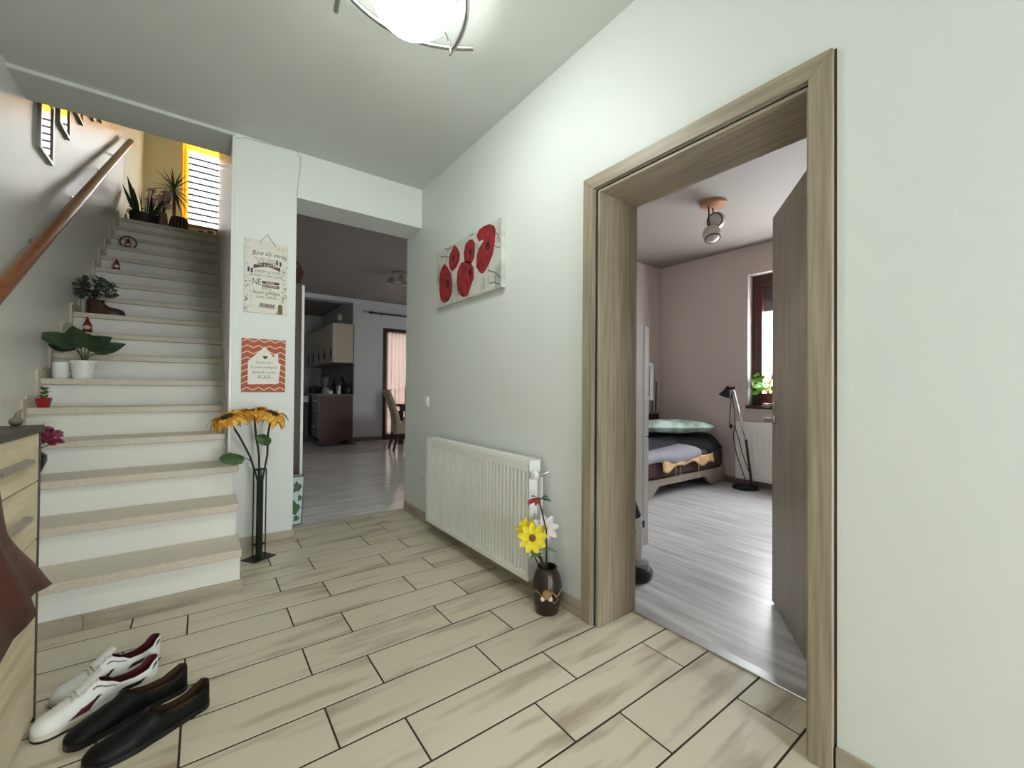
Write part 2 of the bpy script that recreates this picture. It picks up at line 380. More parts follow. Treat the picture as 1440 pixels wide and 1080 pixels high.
# ------------------------------------------------------------------ bedroom door
dr = estruct('door_1', (XB-.15, (DY0+DY1)/2, 0))
cw = .0622; oy0, oy1, oz = .43, 1.4292, 2.111
xo = XW-.017
MB().prism([(oy1-cw, 0), (oy1, 0), (oy1, oz), (oy1-cw, oz-cw)], 'x', xo, XW-.0005).build('casing', OAK, dr, bevel=.002)
MB().prism([(oy0, 0), (oy0+cw, 0), (oy0+cw, oz-cw), (oy0, oz)], 'x', xo, XW-.0005).build('casing', OAK, dr, bevel=.002)
MB().prism([(oy0, oz), (oy0+cw, oz-cw), (oy1-cw, oz-cw), (oy1, oz)], 'x', xo, XW-.0005).build('casing', OAKH, dr, bevel=.002)
MB().box(XW-.0005, XW+.012, oy0-.006, oy0+.01, 0, oz+.0).build('casing_edge', DBROWN, dr)
# jamb lining with a stepped rebate facing the hall
for sgn, ya in ((1, DY1), (-1, DY0)):
    a, b = sorted((ya, ya+sgn*.024)); MB().box(XW+.022, XB+.002, a, b, 0, DZ+.0235).build('jamb', OAK, dr, bevel=.001)
    a, b = (ya-.001, ya+.012) if sgn > 0 else (ya-.006, ya+.001); MB().box(XW-.004, XW+.022, a, b, 0, DZ+.011).build('rebate', OAK, dr, bevel=.0015)
GROOVE = mat('groove_shade', S(58, 50, 40), .7)  # dark filler strips; the shade of the casing groove is put into their colour
MB().box(XW+.008, XW+.0215, DY1+.0125, DY1+.0325, 0, DZ+.0235).build('groove_filler', GROOVE, dr)
MB().box(XW+.008, XW+.0215, DY0-.005, DY1+.012, DZ+.0115, DZ+.0235).build('groove_filler', GROOVE, dr)
MB().box(XW+.022, XB+.002, DY0, DY1, DZ, DZ+.0235).build('jamb', OAKH, dr, bevel=.001)
MB().box(XW-.004, XW+.022, DY0+.001, DY1-.001, DZ-.001, DZ+.011).build('rebate', OAKH, dr, bevel=.0015)
hg = Vector((1.766, .515, 0)); fe = Vector((2.405, .966, 0)); dd = (fe-hg).normalized(); nn = Vector((-dd.y, dd.x, 0))
LW = (fe-hg).length
def lp(a, n, z): return hg+dd*a+nn*n+Vector((0, 0, z))
lf = MB().obox(lp(LW/2, -.02, 1.012), dd*LW/2, nn*.02, Vector((0, 0, 1.002))).build('leaf', OAKD, dr, bevel=.002)
hb = MB()
for sg in (1, -1):
    b0 = 0 if sg > 0 else -.04
    for z in (1.03, .955):
        q = MB().lathe([(.024, 0), (.024, .007), (.014, .009)], (0, 0, 0), 16)
        q.v = [tuple(lp(LW-.055+p[0], b0+sg*p[2], z+p[1])) for p in q.v]; hb.add(q.v, q.f)
    hb.tube([lp(LW-.055, b0, 1.03), lp(LW-.055, b0+sg*.05, 1.03), lp(LW-.07, b0+sg*.055, 1.03), lp(LW-.17, b0+sg*.055, 1.03)], .0095, 10)
hb.build('handle', CHROME, lf, smooth=True)
MB().obox(lp(LW-.055, .03, .955), dd*.0015, nn*.02, Vector((0, 0, .008))).build('key', STEEL, lf)
MB().obox(lp(LW+.0006, -.02, .99), dd*.0012, nn*.011, Vector((0, 0, .11))).build('lock_plate', STEEL, lf)
for z in (.25, 1.75): MB().tube([lp(-.004, .004, z-.045), lp(-.004, .004, z+.045)], .008, 8).build('hinge', STEEL, lf)
# unseen glazed entrance door behind the viewer, added and sized for its daylight
ed = estruct('door_unseen', (.8, YF-.1, 0))
e = MB(); e.box(.3, .37, YF-.16, YF-.08, 0, 2.25).box(1.23, 1.3, YF-.16, YF-.08, 0, 2.25).box(.37, 1.23, YF-.16, YF-.08, 2.18, 2.25)
e.build('frame', WHITE, ed)
lfm = MB(); lfm.box(.372, EX0, YF-.15, YF-.1, .01, 2.178).box(EX1, 1.228, YF-.15, YF-.1, .01, 2.178).box(EX0, EX1, YF-.15, YF-.1, .01, EZ0).box(EX0, EX1, YF-.15, YF-.1, EZ1, 2.178)
lfm.build('leaf', WHITE, ed); B(EX0, EX1, YF-.13, YF-.12, EZ0, EZ1).build('pane', GLASS, ed)

# ------------------------------------------------------------------ hall radiator
ry0, ry1, rz0, rz1, rx0, rx1 = 1.715, 2.952, .1, .722, 1.372, 1.452
rd = thing('panel_radiator', 'long white ribbed panel radiator on the hall wall under the poppy canvas', 'radiator', (rx1, (ry0+ry1)/2, rz0))
mb = MB().box(rx0+.006, rx1, ry0, ry0+.006, rz0, rz1).box(rx0+.006, rx1, ry1-.006, ry1, rz0, rz1).box(rx0+.03, rx1-.01, ry0+.01, ry1-.01, rz0+.03, rz1-.05).box(rx1, XW-.002, ry0+.2, ry0+.26, rz0+.1, rz1-.1).box(rx1, XW-.002, ry1-.26, ry1-.2, rz0+.1, rz1-.1)
mb.build('body', WHITE, rd)
# front panel: flat rim, pressed ribs
NR = 34; rim = .02; rows = []
ys = []
pitch = (ry1-ry0-2*rim)/NR
for i in range(NR):
    y = ry0+rim+i*pitch
    ys += [(y, .02), (y+pitch*.34, .02), (y+pitch*.46, 0), (y+pitch*.88, 0)]
ys = [(ry0, .0), (ry0+rim-.003, .0)]+ys+[(ry1-rim, .02), (ry1-rim+.004, 0), (ry1, 0)]
for z, k in ((rz0, 0), (rz0+.035, 0), (rz0+.045, 1), (rz1-.062, 1), (rz1-.052, 0), (rz1-.004, 0)):
    rows.append([(rx0+d*k, y, z) for y, d in ys])
rows.append([(rx0+.006, y, rz1) for y, d in ys])
fp = MB().grid(rows); fp.grid([[(rx0+.022, y, z) for y, d in ys] for z in (rz0, rz1)])
fp.build('front_panel', WHITE, rd)
tg = MB()
tg.box(rx0+.007, rx0+.012, ry0, ry1, rz1-.001, rz1+.007).box(rx1-.006, rx1, ry0, ry1, rz1-.001, rz1+.007)
tg.box(rx0+.01, rx1-.004, ry0, ry1, rz1, rz1+.005)
tg.build('top_grille', WHITE, rd)
vx, vz = rx0+.045, .655
vb = MB(); q = MB().lathe([(.012, 0), (.021, .004), (.024, .03), (.02, .055), (.01, .06)], (0, 0, 0), 16)
vb.v = [(vx-.012-p[2]*.55, ry0-.03+p[0]-p[2]*.45*0, vz+p[1]) for p in q.v]; vb.f = q.f
vb.build('thermostat_knob', WHITE, rd, smooth=True)
MB().tube([(vx-.01, ry0-.03, vz), (vx+.03, ry0-.03, vz), (XW-.012, ry0-.045, vz+.012)], .008, 10).tube([(vx+.02, ry0, vz+.002), (vx+.02, ry0-.03, vz)], .011, 10).build('valve', STEEL, rd, smooth=True)
MB().tube([(vx+.02, ry0-.03, vz-.01), (vx+.02, ry0-.03, .10), (XW-.012, ry0-.03, .09)], .0075, 8).build('pipe', mat('painted_pipe', S(215, 210, 208), .4), rd, smooth=True)

# light switch and socket
sw = thing('light_switch', 'small white rocker light switch on the wall above the radiator', 'switch', (XW, 3.2, .99))
B(XW-.009, XW-.0005, 3.16, 3.245, .95, 1.035).build('plate', WHITE, sw, bevel=.002); B(XW-.014, XW-.009, 3.175, 3.23, .963, 1.022).build('rocker', WHITE, sw, bevel=.002)
so = thing('wall_socket', 'white wall socket low on the wall beside the radiator end', 'socket', (XW, 3.24, .35))
B(XW-.009, XW-.0005, 3.195, 3.285, .305, .395).build('plate', WHITE, so, bevel=.002); q = MB().lathe([(.024, 0), (.026, .004), (.028, .004), (.028, 0)], n=16, cap=False)
q.v = [(XW-.0092-p[2], 3.24+p[0], .35+p[1]) for p in q.v]; q.build('ring', STEEL, so)

# ------------------------------------------------------------------ hall ceiling lamp
lc = Vector((.668, 1.61, 0))
lm = thing('ceiling_lamp', 'glowing opal glass ceiling lamp with crossing curved chrome rods', 'lamp', (lc.x, lc.y, ZC))
MB().lathe([(.172, ZC-.05), (.175, ZC-.045), (.165, ZC-.035), (.09, ZC-.03), (.09, ZC-.0005)], lc, 32).build('ceiling_plate', WHITE, lm, smooth=True)
gm = D.materials.new('lit_opal_glass'); gm.use_nodes = True
b = gm.node_tree.nodes['Principled BSDF']; b.inputs['Base Color'].default_value = (.95, .97, .94, 1); b.inputs['Emission Color'].default_value = (.96, 1, .95, 1); 
N_ = gm.node_tree.nodes; L2 = gm.node_tree.links
tcz = N_.new('ShaderNodeTexCoord'); sep = N_.new('ShaderNodeSeparateXYZ'); mr = N_.new('ShaderNodeMapRange')
mr.inputs['From Min'].default_value = .35; mr.inputs['From Max'].default_value = 1; mr.inputs['To Min'].default_value = LAMP*1.6; mr.inputs['To Max'].default_value = LAMP*.1
L2.new(tcz.outputs['Generated'], sep.inputs[0]); L2.new(sep.outputs['Z'], mr.inputs['Value']); L2.new(mr.outputs[0], b.inputs['Emission Strength'])
MB().lathe([(.168, 2.741), (.172, 2.735), (.173, 2.71), (.168, 2.675), (.15, 2.635), (.115, 2.60), (.07, 2.577), (.03, 2.57), (.001, 2.569)], lc, 32).build('glass_bowl', gm, lm, smooth=True)
cor = [Vector((.25, .142)), None, None]
for i in (1, 2):
    a = 2*PI*i/3; v = cor[0]; cor[i] = Vector((v.x*math.cos(a)-v.y*math.sin(a), v.x*math.sin(a)+v.y*math.cos(a)))
for i in range(3):
    a, b_ = cor[i], cor[(i+1) % 3]; pts = []
    for k in range(13):
        t = -.17+1.18*k/12; p = a.lerp(b_, t); mid = (a+b_)/2; out = mid.normalized()
        p = p+out*.075*(1-(2*t-1)**2)
        pts.append((lc.x+p.x, lc.y+p.y, 2.70-.012*i+.01*k/12))
    MB().tube(pts, .0115, 10).build('chrome_rod', CHROME, lm, smooth=True)
    MB().tube([(lc.x+a.x*.97, lc.y+a.y*.97, 2.66), (lc.x+a.x*.97, lc.y+a.y*.97, 2.725)], .006, 8).build('screw', CHROME, lm, smooth=True)
    MB().tube([(lc.x+a.x*.97, lc.y+a.y*.97, 2.715), (lc.x+a.x*.3, lc.y+a.y*.3, 2.765)], .005, 8).build('arm', CHROME, lm, smooth=True)
# thin cable along pillar top
pts = [at(x, y, Y=YB-.004) for x, y in ((332, 194), (345, 193.5), (365, 199), (400, 208), (418, 213), (423, 222), (422, 240), (419, 262), (417.8, 276.5))]
tag(MB().tube(pts, .0035, 6).build('cable', mat('white_cable', S(200, 200, 192), .5), loc=pts[-1]), 'thin white cable running along the pillar top above the hanging plaque', 'cable')

# ------------------------------------------------------------------ poppy canvas
PXN = XW-.032
cy0, cy1, cz0, cz1 = 2.095, 2.985, 1.722, 2.152
cv = thing('canvas_painting', 'wide canvas print of red poppies on a pale grey ground', 'painting', (XW, (cy0+cy1)/2, cz0))
CANV = mat('canvas_print', S(206, 206, 198), .7, c2=S(120, 124, 118), scale=(1, 5, 4), nscale=1.6, detail=5, lo=.5, hi=.85, bump=.3, bscale=500)
B(PXN, XW-.0005, cy0, cy1, cz0, cz1).build('canvas', CANV, cv, bevel=.003)
POP = mat('poppy_red', S(166, 38, 44), .7, c2=S(74, 14, 20), scale=(1, 12, 5), nscale=3.5, detail=6, lo=.42, hi=.72)
POPD = mat('poppy_centre', S(50, 24, 24), .8); INK = mat('grey_ink', S(96, 98, 92), .8)
Z6 = lambda x, y: (580+x/6, 290+y/6)
def flatpoly(pts, name, m, parent, dx, X=None, Y=None):
    w_ = [at(*p, X=X, Y=Y) for p in pts]; n = len(w_); off = Vector((dx, 0, 0)) if X is not None else Vector((0, dx, 0))
    return MB().add(w_+[p+off for p in w_], [tuple(range(n)), tuple(range(n, 2*n))[::-1]]+[(i, n+i, n+(i+1) % n, (i+1) % n) for i in range(n)]).build(name, m, parent)
pops = [[(270,485),(243,530),(230,580),(226,650),(228,720),(236,770),(245,800),(275,817),(310,790),(325,755),(334,720),(337,640),(328,570),(300,520)],
 [(355,325),(335,365),(320,400),(310,440),(308,480),(312,520),(335,550),(370,520),(385,485),(398,450),(401,400),(380,350)],
 [(485,280),(460,305),(445,330),(433,400),(440,475),(500,482),(520,440),(528,380),(529,310),(510,282)],
 [(410,480),(390,520),(378,570),(373,650),(380,700),(395,745),(430,768),(465,757),(480,715),(492,680),(520,600),(517,520),(490,470),(450,462)],
 [(650,150),(600,170),(565,195),(541,250),(560,297),(605,280),(590,310),(560,360),(545,410),(538,510),(570,562),(600,566),(640,500),(680,400),(696,300),(703,200),(690,165)]]
for p in pops: flatpoly([Z6(*q) for q in p], 'poppy', POP, cv, -.0012, X=PXN-.0002)
for cx, cy, r1, r2 in ((300, 655, 12, 38), (345, 440, 7, 25), (490, 385, 10, 30), (490, 560, 14, 32), (635, 335, 18, 34)):
    flatpoly([Z6(cx+r1*math.cos(a*.628), cy+r2*math.sin(a*.628)) for a in range(10)], 'poppy_centre', POPD, cv, -.0014, X=PXN-.0004)
for ln in ([(700,220),(725,240),(738,300)], [(695,335),(740,350)], [(640,540),(700,560),(740,600)], [(650,650),(690,640),(735,660)], [(240,430),(270,420),(310,430)], [(280,355),(300,370),(330,345)], [(600,600),(605,650),(600,710)], [(480,250),(500,240),(515,232)], [(705,570),(702,640),(706,690)], [(240,790),(260,810),(300,800)]):
    MB().tube([at(*Z6(*q), X=PXN-.0003) for q in ln], .0032, 4).build('ink_stroke', INK, cv)

# ------------------------------------------------------------------ plaques on the pillar
PAPER = mat('plaque_cream', S(224, 222, 210), .6)
def board(name, label, x0, x1, z0, z1, m, th=.008):
    t = thing(name, label, 'sign', ((x0+x1)/2, YB, z0))
    B(x0, x1, YB-th, YB-.0005, z0, z1).build('board', m, t, bevel=.0015)
    yy = YB-th-.0006
    def uv(u, v, d=0): return Vector((x0+(x1-x0)*u, yy-d, z0+(z1-z0)*v))
    return t, uv
def poly_uv(pts, uv, name, m, parent, d=.0004):
    a = [uv(*p) for p in pts]; b_ = [uv(p[0], p[1], d) for p in pts]; n = len(a)
    return MB().add(a+b_, [tuple(range(n)), tuple(range(n, 2*n))[::-1]]+[(i, n+i, n+(i+1) % n, (i+1) % n) for i in range(n)]).build(name, m, parent)
VIL = mat('plaque_illustration', S(222, 220, 208), .6, c2=S(150, 146, 128), nscale=22, detail=4, lo=.55, hi=.8)
s1, uv = board('hanging_plaque', 'cream lettered plaque hung from a string on the white pillar', .213, .472, 1.605, 2.104, VIL)
GREY = mat('lettering_grey', S(112, 106, 100), .7); DARK = mat('lettering_dark', S(70, 60, 58), .7); PLUM = mat('banner_plum', S(96, 66, 72), .7); PINK = mat('lettering_pale', S(226, 214, 208), .7)
def T1(body, u, v, size, m, shear=0, arc=0, wmax=None, d=.0006, nm='lettering'):
    def place(a, b_):
        return uv(u+a/.259, v+(b_-arc*(a/.1)**2)/.499, d)
    return text(body, size, nm, m, s1, place, shear=shear, wmax=wmax)
poly_uv([(.2, .1), (.8, .1), (.86, .5), (.8, .86), (.25, .88), (.14, .5)], uv, 'pale_wash', PAPER, s1, .0002)
T1('Bine a\u021bi venit', .55, .80, .046, DARK, .2, .008, .2)
T1('\u00een casa noastr\u0103', .5, .735, .026, GREY, .2, 0, .14)
T1('SUNTEM', .5, .685, .03, GREY, 0, 0, .12)
bn = [(.2+.62*i/8, .60+.045*math.sin(PI*i/8)) for i in range(9)]
poly_uv(bn+[(p, q+.055) for p, q in bn[::-1]], uv, 'banner', PLUM, s1)
T1('sunt \u0219i gre\u0219eli', .51, .655, .026, PINK, 0, .003, .135)
T1('CEREM SCUZE', .5, .555, .027, GREY, 0, 0, .17)
T1('R\u00c2DEM \u2022 D\u0102M \u0218ANSE', .52, .50, .025, GREY, 0, 0, .19)
T1('NE', .28, .385, .062, DARK, 0, 0, .05)
for v0, v1, tx in ((.41, .447, 'iert\u0103m'), (.36, .397, '\u00eembr\u0103\u021bi\u0219\u0103m')):
    poly_uv([(.40, v0), (.80, v0), (.80, v1), (.40, v1)], uv, 'banner', PLUM, s1)
    T1(tx, .59, v0+.008, .02, PINK, 0, 0, .09)
T1('UNEORI', .5, .325, .02, GREY, 0, 0, .06)
T1('facem g\u0103l\u0103gie', .5, .265, .036, DARK, .3, 0, .165)
T1('DAR MEREU', .52, .205, .024, GREY, 0, 0, .13)
poly_uv([(.33, .085), (.70, .07), (.71, .125), (.36, .145)], uv, 'banner', mat('banner_lilac', S(176, 160, 160), .7), s1)
T1('IUBIM', .52, .088, .036, PLUM, .2, 0, .085)
dp = [(.83+.055*math.cos(PI*i/8), .11+.035*math.sin(PI*i/8)) for i in range(9)]
poly_uv([(.885, .005)]+dp+[(.775, .005)], uv, 'painted_door', mat('door_print', S(120, 104, 78), .7), s1)
LV = mat('leaf_print', S(92, 96, 70), .7)
for k in range(26):
    u = random.choice((random.uniform(.02, .13), random.uniform(.88, .97))); v = random.uniform(.15, .62); r = random.uniform(.015, .03)
    poly_uv([(u-r, v), (u, v+r*.45), (u+r, v+.004), (u, v-r*.35)], uv, 'leaf_print', LV, s1, .0003)
for u, v in ((.72, .69), (.8, .68), (.07, .55), (.14, .54)):
    poly_uv([(u, v), (u+.045, v), (u+.045, v+.06), (u, v+.065)], uv, 'shutter_print', DARK, s1, .0003)
MB().tube([uv(.33, .965, .001), Vector((.345, YB-.004, 2.154)), uv(.71, .945, .001)], .0018, 6).build('string', mat('twine', S(110, 100, 80), .9), s1)
MB().tube([(.345, YB-.0005, 2.151), (.345, YB-.012, 2.153)], .002, 6).build('nail', STEEL, s1)

TERRA = mat('plaque_terracotta', S(170, 84, 52), .6)
s2, uv = board('house_plaque', 'terracotta zigzag plaque with a white house silhouette on the pillar', .205, .466, 1.067, 1.428, TERRA)
PALE = mat('zigzag_pale', S(240, 208, 184), .6); HOUSE = mat('house_white', S(232, 230, 222), .6)
for r in range(9):
    v = .035+r*.113; pts = []
    for i in range(9): pts.append((i/8, v+(.0 if i % 2 == 0 else .05)))
    top = [(p, min(.995, q+.009)) for p, q in pts]; bot = [(p, min(.99, max(.004, q-.009))) for p, q in pts]
    mbz = MB()
    for i in range(8):
        q = [bot[i], bot[i+1], top[i+1], top[i]]
        mbz.add([uv(a, b_, .0003) for a, b_ in q], [(0, 1, 2, 3)])
    mbz.build('zigzag_line', PALE, s2)
poly_uv([(.14, .14), (.835, .155), (.885, .53), (.83, .57), (.825, .73), (.735, .73), (.73, .655), (.515, .86), (.14, .575)], uv, 'house_shape', HOUSE, s2, .0006)
hp = []
for i in range(20):
    t = 2*PI*i/20; hp.append((.525+.0034*16*math.sin(t)**3, .655+.0026*(13*math.cos(t)-5*math.cos(2*t)-2*math.cos(3*t)-math.cos(4*t))))
poly_uv(hp, uv, 'heart', mat('heart_maroon', S(84, 30, 34), .6), s2, .001)
def T2(body, v, size, wmax):
    text(body, size, 'lettering', GREY, s2, lambda a, b_: uv(.505+a/.261, v+b_/.361, .0011), wmax=wmax, shear=.15)
T2('Oriunde vom fi', .535, .026, .10); T2('\u0219i lumea nem\u0103rginit\u0103', .445, .026, .155); T2('\u00eempreun\u0103 ne sim\u021bim', .35, .026, .145); T2('ACAS\u0102', .25, .036, .08)

# ------------------------------------------------------------------ sunflowers in a black stand
sx, sy = .295, 3.15
sf = thing('sunflower_stand', 'three artificial sunflowers in a slim black metal floor stand', 'flower stand', (sx, sy, 0))
bc = [Vector((.208, 3.156, 0)), Vector((.271, 3.062, 0)), Vector((.399, 3.132, 0)), Vector((.335, 3.235, 0))]
MB().prism([(p.x, p.y) for p in bc], 'z', 0, .006).build('base_plate', BLACK, sf)
cc = sum(bc, Vector())/4
fr = MB(); tops = []
for p in bc:
    q = cc+(p-cc)*.36; tops.append(Vector((q.x, q.y, .57))); fr.tube([(q.x, q.y, .004), (q.x, q.y, .57)], .004, 6)
fr.tube(tops+[tops[0]], .004, 6); fr.tube([t-Vector((0, 0, .48)) for t in tops+[tops[0]]], .004, 6)
fr.build('stand_frame', BLACK, sf)
STEM = mat('stem_green', S(40, 48, 28), .7)
heads = [((.118, 3.10, .915), Vector((-.42, -.25, 1))), ((.268, 3.20, .945), Vector((0, .05, 1))), ((.365, 3.12, .93), Vector((.35, -.28, 1)))]
pet = MB()
rows = []
for i in range(7):
    t = i/6; wd = .021*math.sin(PI*min(1, t*.86+.12)); z = .012*math.sin(t*3)-.055*t*t
    rows.append([(t*.075, -wd, z+.006), (t*.075, 0, z-.002), (t*.075, wd, z+.006)])
pet.grid(rows); pet_mesh = pet.mesh('petal', smooth=True); pet_mesh.materials.append(YEL)
for (c, up), bot in zip(heads, ((-.012, .0), (0, .012), (.014, -.004))):
    c = Vector(c); up = up.normalized(); q = up.to_track_quat('Z', 'Y')
    MB().tube([(cc.x+bot[0], cc.y+bot[1], .006), (cc.x+bot[0], cc.y+bot[1], .5), (cc.x+bot[0]*2+(c.x-cc.x)*.18, cc.y+(c.y-cc.y)*.2, .66), (c.x-(c.x-cc.x)*.35, c.y-(c.y-cc.y)*.3, .80), c-up*.01], .0062, 8).build('stem', STEM, sf, smooth=True)
    mb = MB().lathe([(.001, .012), (.03, .010), (.043, .004), (.045, -.004), (.03, -.014), (.006, -.02)], n=20)
    mb.v = [tuple(c+q @ Vector(p)) for p in mb.v]
    hd = mb.build('flower_head', SEED, sf, smooth=True)
    for k in range(24):
        o = D.objects.new('petal', pet_mesh); col.objects.link(o); o.parent = hd
        a = 2*PI*k/24+random.uniform(-.08, .08); layer = k % 2
        R = q.to_matrix().to_4x4() @ Matrix.Rotation(a, 4, 'Z') @ Matrix.Translation((.036, 0, -.002-.006*layer)) @ Matrix.Rotation(random.uniform(-.45, .45)+.2*layer, 4, 'Y') @ Matrix.Rotation(random.uniform(-.5, .5), 4, 'X')
        o.matrix_local = Matrix.Translation(c-wloc(hd)) @ R @ Matrix.Scale(random.uniform(.85, 1.1), 4)
def lobed(c, q, W_, L_, name, m, parent):
    pts = [(-.5, 0), (-.38, .3), (-.1, .5), (.2, .42), (.45, .3), (.5, 0), (.42, -.32), (.1, -.46), (-.2, -.4), (-.4, -.22)]
    mb = MB(); v = [q @ Vector((p*L_, r*W_, -.02*(p*p+r*r))) + Vector(c) for p, r in pts]; v.append(Vector(c)+q @ Vector((0, 0, .008)))
    mb.add(v, [(i, (i+1) % 10, 10) for i in range(10)]); return mb.build(name, m, parent)
from mathutils import Euler
lobed((.150, 3.12, .655), Euler((.9, .15, 0)).to_quaternion(), .09, .135, 'leaf', GREEN, sf)
lobed((.318, 3.10, .765), Euler((1.0, .45, .1)).to_quaternion(), .085, .095, 'leaf', GREEN, sf)
MB().tube([(.257, 3.137, .62), (.235, 3.13, .645), (.20, 3.125, .655)], .0025, 5).tube([(.342, 3.135, .70), (.332, 3.115, .74), (.32, 3.102, .766)], .0025, 5).build('leaf_stalk', STEM, sf)

# ------------------------------------------------------------------ dark vase with daisies by the door frame
vx_, vy_ = 1.392, 1.585
vs_ = thing('flower_vase', 'dark brown ceramic vase of artificial flowers beside the door frame', 'vase', (vx_, vy_, 0))
VASE = mat('vase_dark', S(34, 25, 21), .35, c2=S(66, 50, 40), scale=(20, 20, 2), nscale=2, detail=4, lo=.45, hi=.8)
vb = MB().lathe([(.052, .0), (.058, .004), (.066, .05), (.073, .10), (.071, .15), (.058, .195), (.046, .212), (.049, .222), (.044, .222), (.041, .205), (.041, .15)], (vx_, vy_, 0), 28, cap=False)
vb.lathe([(.0005, .002), (.052, .002)], (vx_, vy_, 0), 28, cap=False); vb.lathe([(.0005, .17), (.044, .17)], (vx_, vy_, 0), 28, cap=False)
vb.build('body', VASE, vs_, smooth=True)
TW = mat('twine_brown', S(150, 124, 92), .9)
ring = []
dirc = Vector((-vx_, -vy_, 0)).normalized(); sd_ = Vector((-dirc.y, dirc.x, 0))
def von(a, z, r): return Vector((vx_, vy_, z))+(dirc*math.cos(a)+sd_*math.sin(a))*r
MB().tube([von(a*.2, .115+.012*math.sin(a*1.3), .0765) for a in range(-7, 8)], .003, 5).tube([von(.15, .2, .062), von(.12, .14, .076)], .003, 5).tube([von(.5, .112, .076), von(.8, .085, .075), von(.55, .07, .074), von(.2, .095, .077)], .0025, 5).build('twine', TW, vs_)
MB().ball(von(.0, .118, .082), (.024, .024, .022), 12, 8).build('nut', mat('nut_brown', S(150, 112, 80), .7), vs_, smooth=True)
for a, z in ((.18, .104), (-.22, .102)): MB().ball(von(a, z, .094), .011, 10, 8).build('shell', mat('shell_cream', S(226, 208, 190), .5), vs_, smooth=True)
def daisy(c, facing, R_, npet, m, cm, stem_top=None, parent=vs_, wd=.5, back=0):
    c = Vector(c); q = Vector(facing).normalized().to_track_quat('Z', 'Y')
    mb = MB().lathe([(R_*.22, -.004), (R_*.24, .004), (R_*.16, .009), (.0005, .010)], n=14); mb.v = [tuple(c+q @ Vector(p)) for p in mb.v]
    hd = mb.build('flower_head', cm, parent, smooth=True)
    r_ = []
    for i in range(6):
        t = i/5; ww = R_*wd*.5*math.sin(PI*min(1, .12+t*.8))**.7
        r_.append([(R_*(.12+.88*t), -ww, .002+.006*t), (R_*(.12+.88*t), 0, .0), (R_*(.12+.88*t), ww, .002+.006*t)])
    me = MB().grid(r_).mesh('petal', smooth=True); me.materials.append(m)
    for k in range(npet):
        o = D.objects.new('petal', me); col.objects.link(o); o.parent = hd
        o.matrix_local = Matrix.Translation(c-wloc(hd)) @ q.to_matrix().to_4x4() @ Matrix.Rotation(2*PI*k/npet+.2, 4, 'Z') @ Matrix.Translation((0, 0, -.002*(k % 2)))
    return hd
fc = Vector((1.318, 1.61, .368)); tocam = (Vector((0, 0, CAMH))-fc)
daisy(fc, tocam+Vector((-.1, .1, .1)), .073, 9, DAISY, mat('daisy_eye', S(120, 76, 40), .8))
fc2 = Vector((1.315, 1.665, .40)); daisy(fc2, Vector((-.7, -.2, .5)), .055, 8, DAISY, mat('daisy_eye_dark', S(120, 80, 30), .8))
fw = Vector((1.405, 1.615, .40)); daisy(fw, Vector((-.7, -.75, .25)), .068, 8, mat('daisy_white', S(236, 230, 230), .5), mat('daisy_eye_pale', S(220, 190, 90), .7))
VB_ = Vector((vx_, vy_, .18))
MB().tube([VB_+Vector((-.01, .008, 0)), VB_+Vector((-.03, .01, .08)), fc+Vector((.012, .004, -.05)), fc+Vector((.014, .008, -.004))], .0085, 8).build('stem', mat('stem_dark', S(52, 36, 26), .8), vs_, smooth=True)
MB().tube([VB_+Vector((0, .01, 0)), fw+Vector((.012, .004, -.1)), fw+Vector((.008, .008, 0))], .004, 6).tube([VB_+Vector((-.005, .015, 0)), fc2+Vector((.01, 0, -.08)), fc2], .004, 6).tube([VB_, Vector((1.385, 1.585, .4)), Vector((1.352, 1.60, .545))], .004, 6).build('stem', STEM, vs_)
top = Vector((1.352, 1.60, .555))
for k, (a, e_, c_) in enumerate([(0, .3, (34, 96, 92)), (.7, .5, (40, 90, 60)), (1.5, .2, (48, 110, 104)), (2.3, .5, (66, 90, 50)), (3.0, .2, (176, 40, 72)), (3.6, .1, (188, 40, 66)), (4.3, .2, (150, 60, 40)), (5.1, .6, (60, 80, 44)), (5.7, .4, (34, 84, 84)), (2.7, .0, (150, 30, 60)), (1.1, .1, (60, 100, 60))]):
    MB().leaf(top, (math.cos(a-.6), math.sin(a-.6), e_), (math.cos(k*1.9), math.sin(k*1.9), 1.2) if k % 2 else (0, 0, 1), .068, .03, .42, 5).build('petal', mat('bright_petal', S(*c_), .6), vs_)
for a, L_, z in ((3.2, .09, .29), (-.9, .075, .31), (2.2, .075, .30)):
    MB().leaf((1.368, 1.592, z), (math.cos(a), math.sin(a), .1), (0, 0, 1), L_, .042, .25, 6).build('leaf', mat('leaf_pale_green', S(126, 148, 90), .5), vs_)

# ------------------------------------------------------------------ shoe cabinet and things on it
X0c, X1c, Y0c, Y1c, Zc_ = XL+.003, -.432, .55, 2.05, .948
sh = thing('shoe_cabinet', 'pale oak shoe cabinet with dark top standing before the stairs', 'cabinet', ((X0c+X1c)/2, (Y0c+Y1c)/2, 0))
PALEO = mat('pale_oak', S(222, 208, 176), .45, c2=S(188, 170, 134), scale=(3, 1, 14), nscale=2.5, detail=6, lo=.35, hi=.8)
CDARK = mat('cabinet_dark', S(64, 58, 52), .5)
B(X0c, X1c-.02, Y0c+.016, Y1c-.016, .0, Zc_).build('body', CDARK, sh)
for y in (Y0c, Y1c-.014): B(X0c, X1c+.002, y, y+.014, 0, Zc_).build('side_panel', CDARK, sh)
B(X0c, X1c+.008, Y0c-.004, Y1c+.006, Zc_, Zc_+.022).build('top', CDARK, sh, bevel=.002)
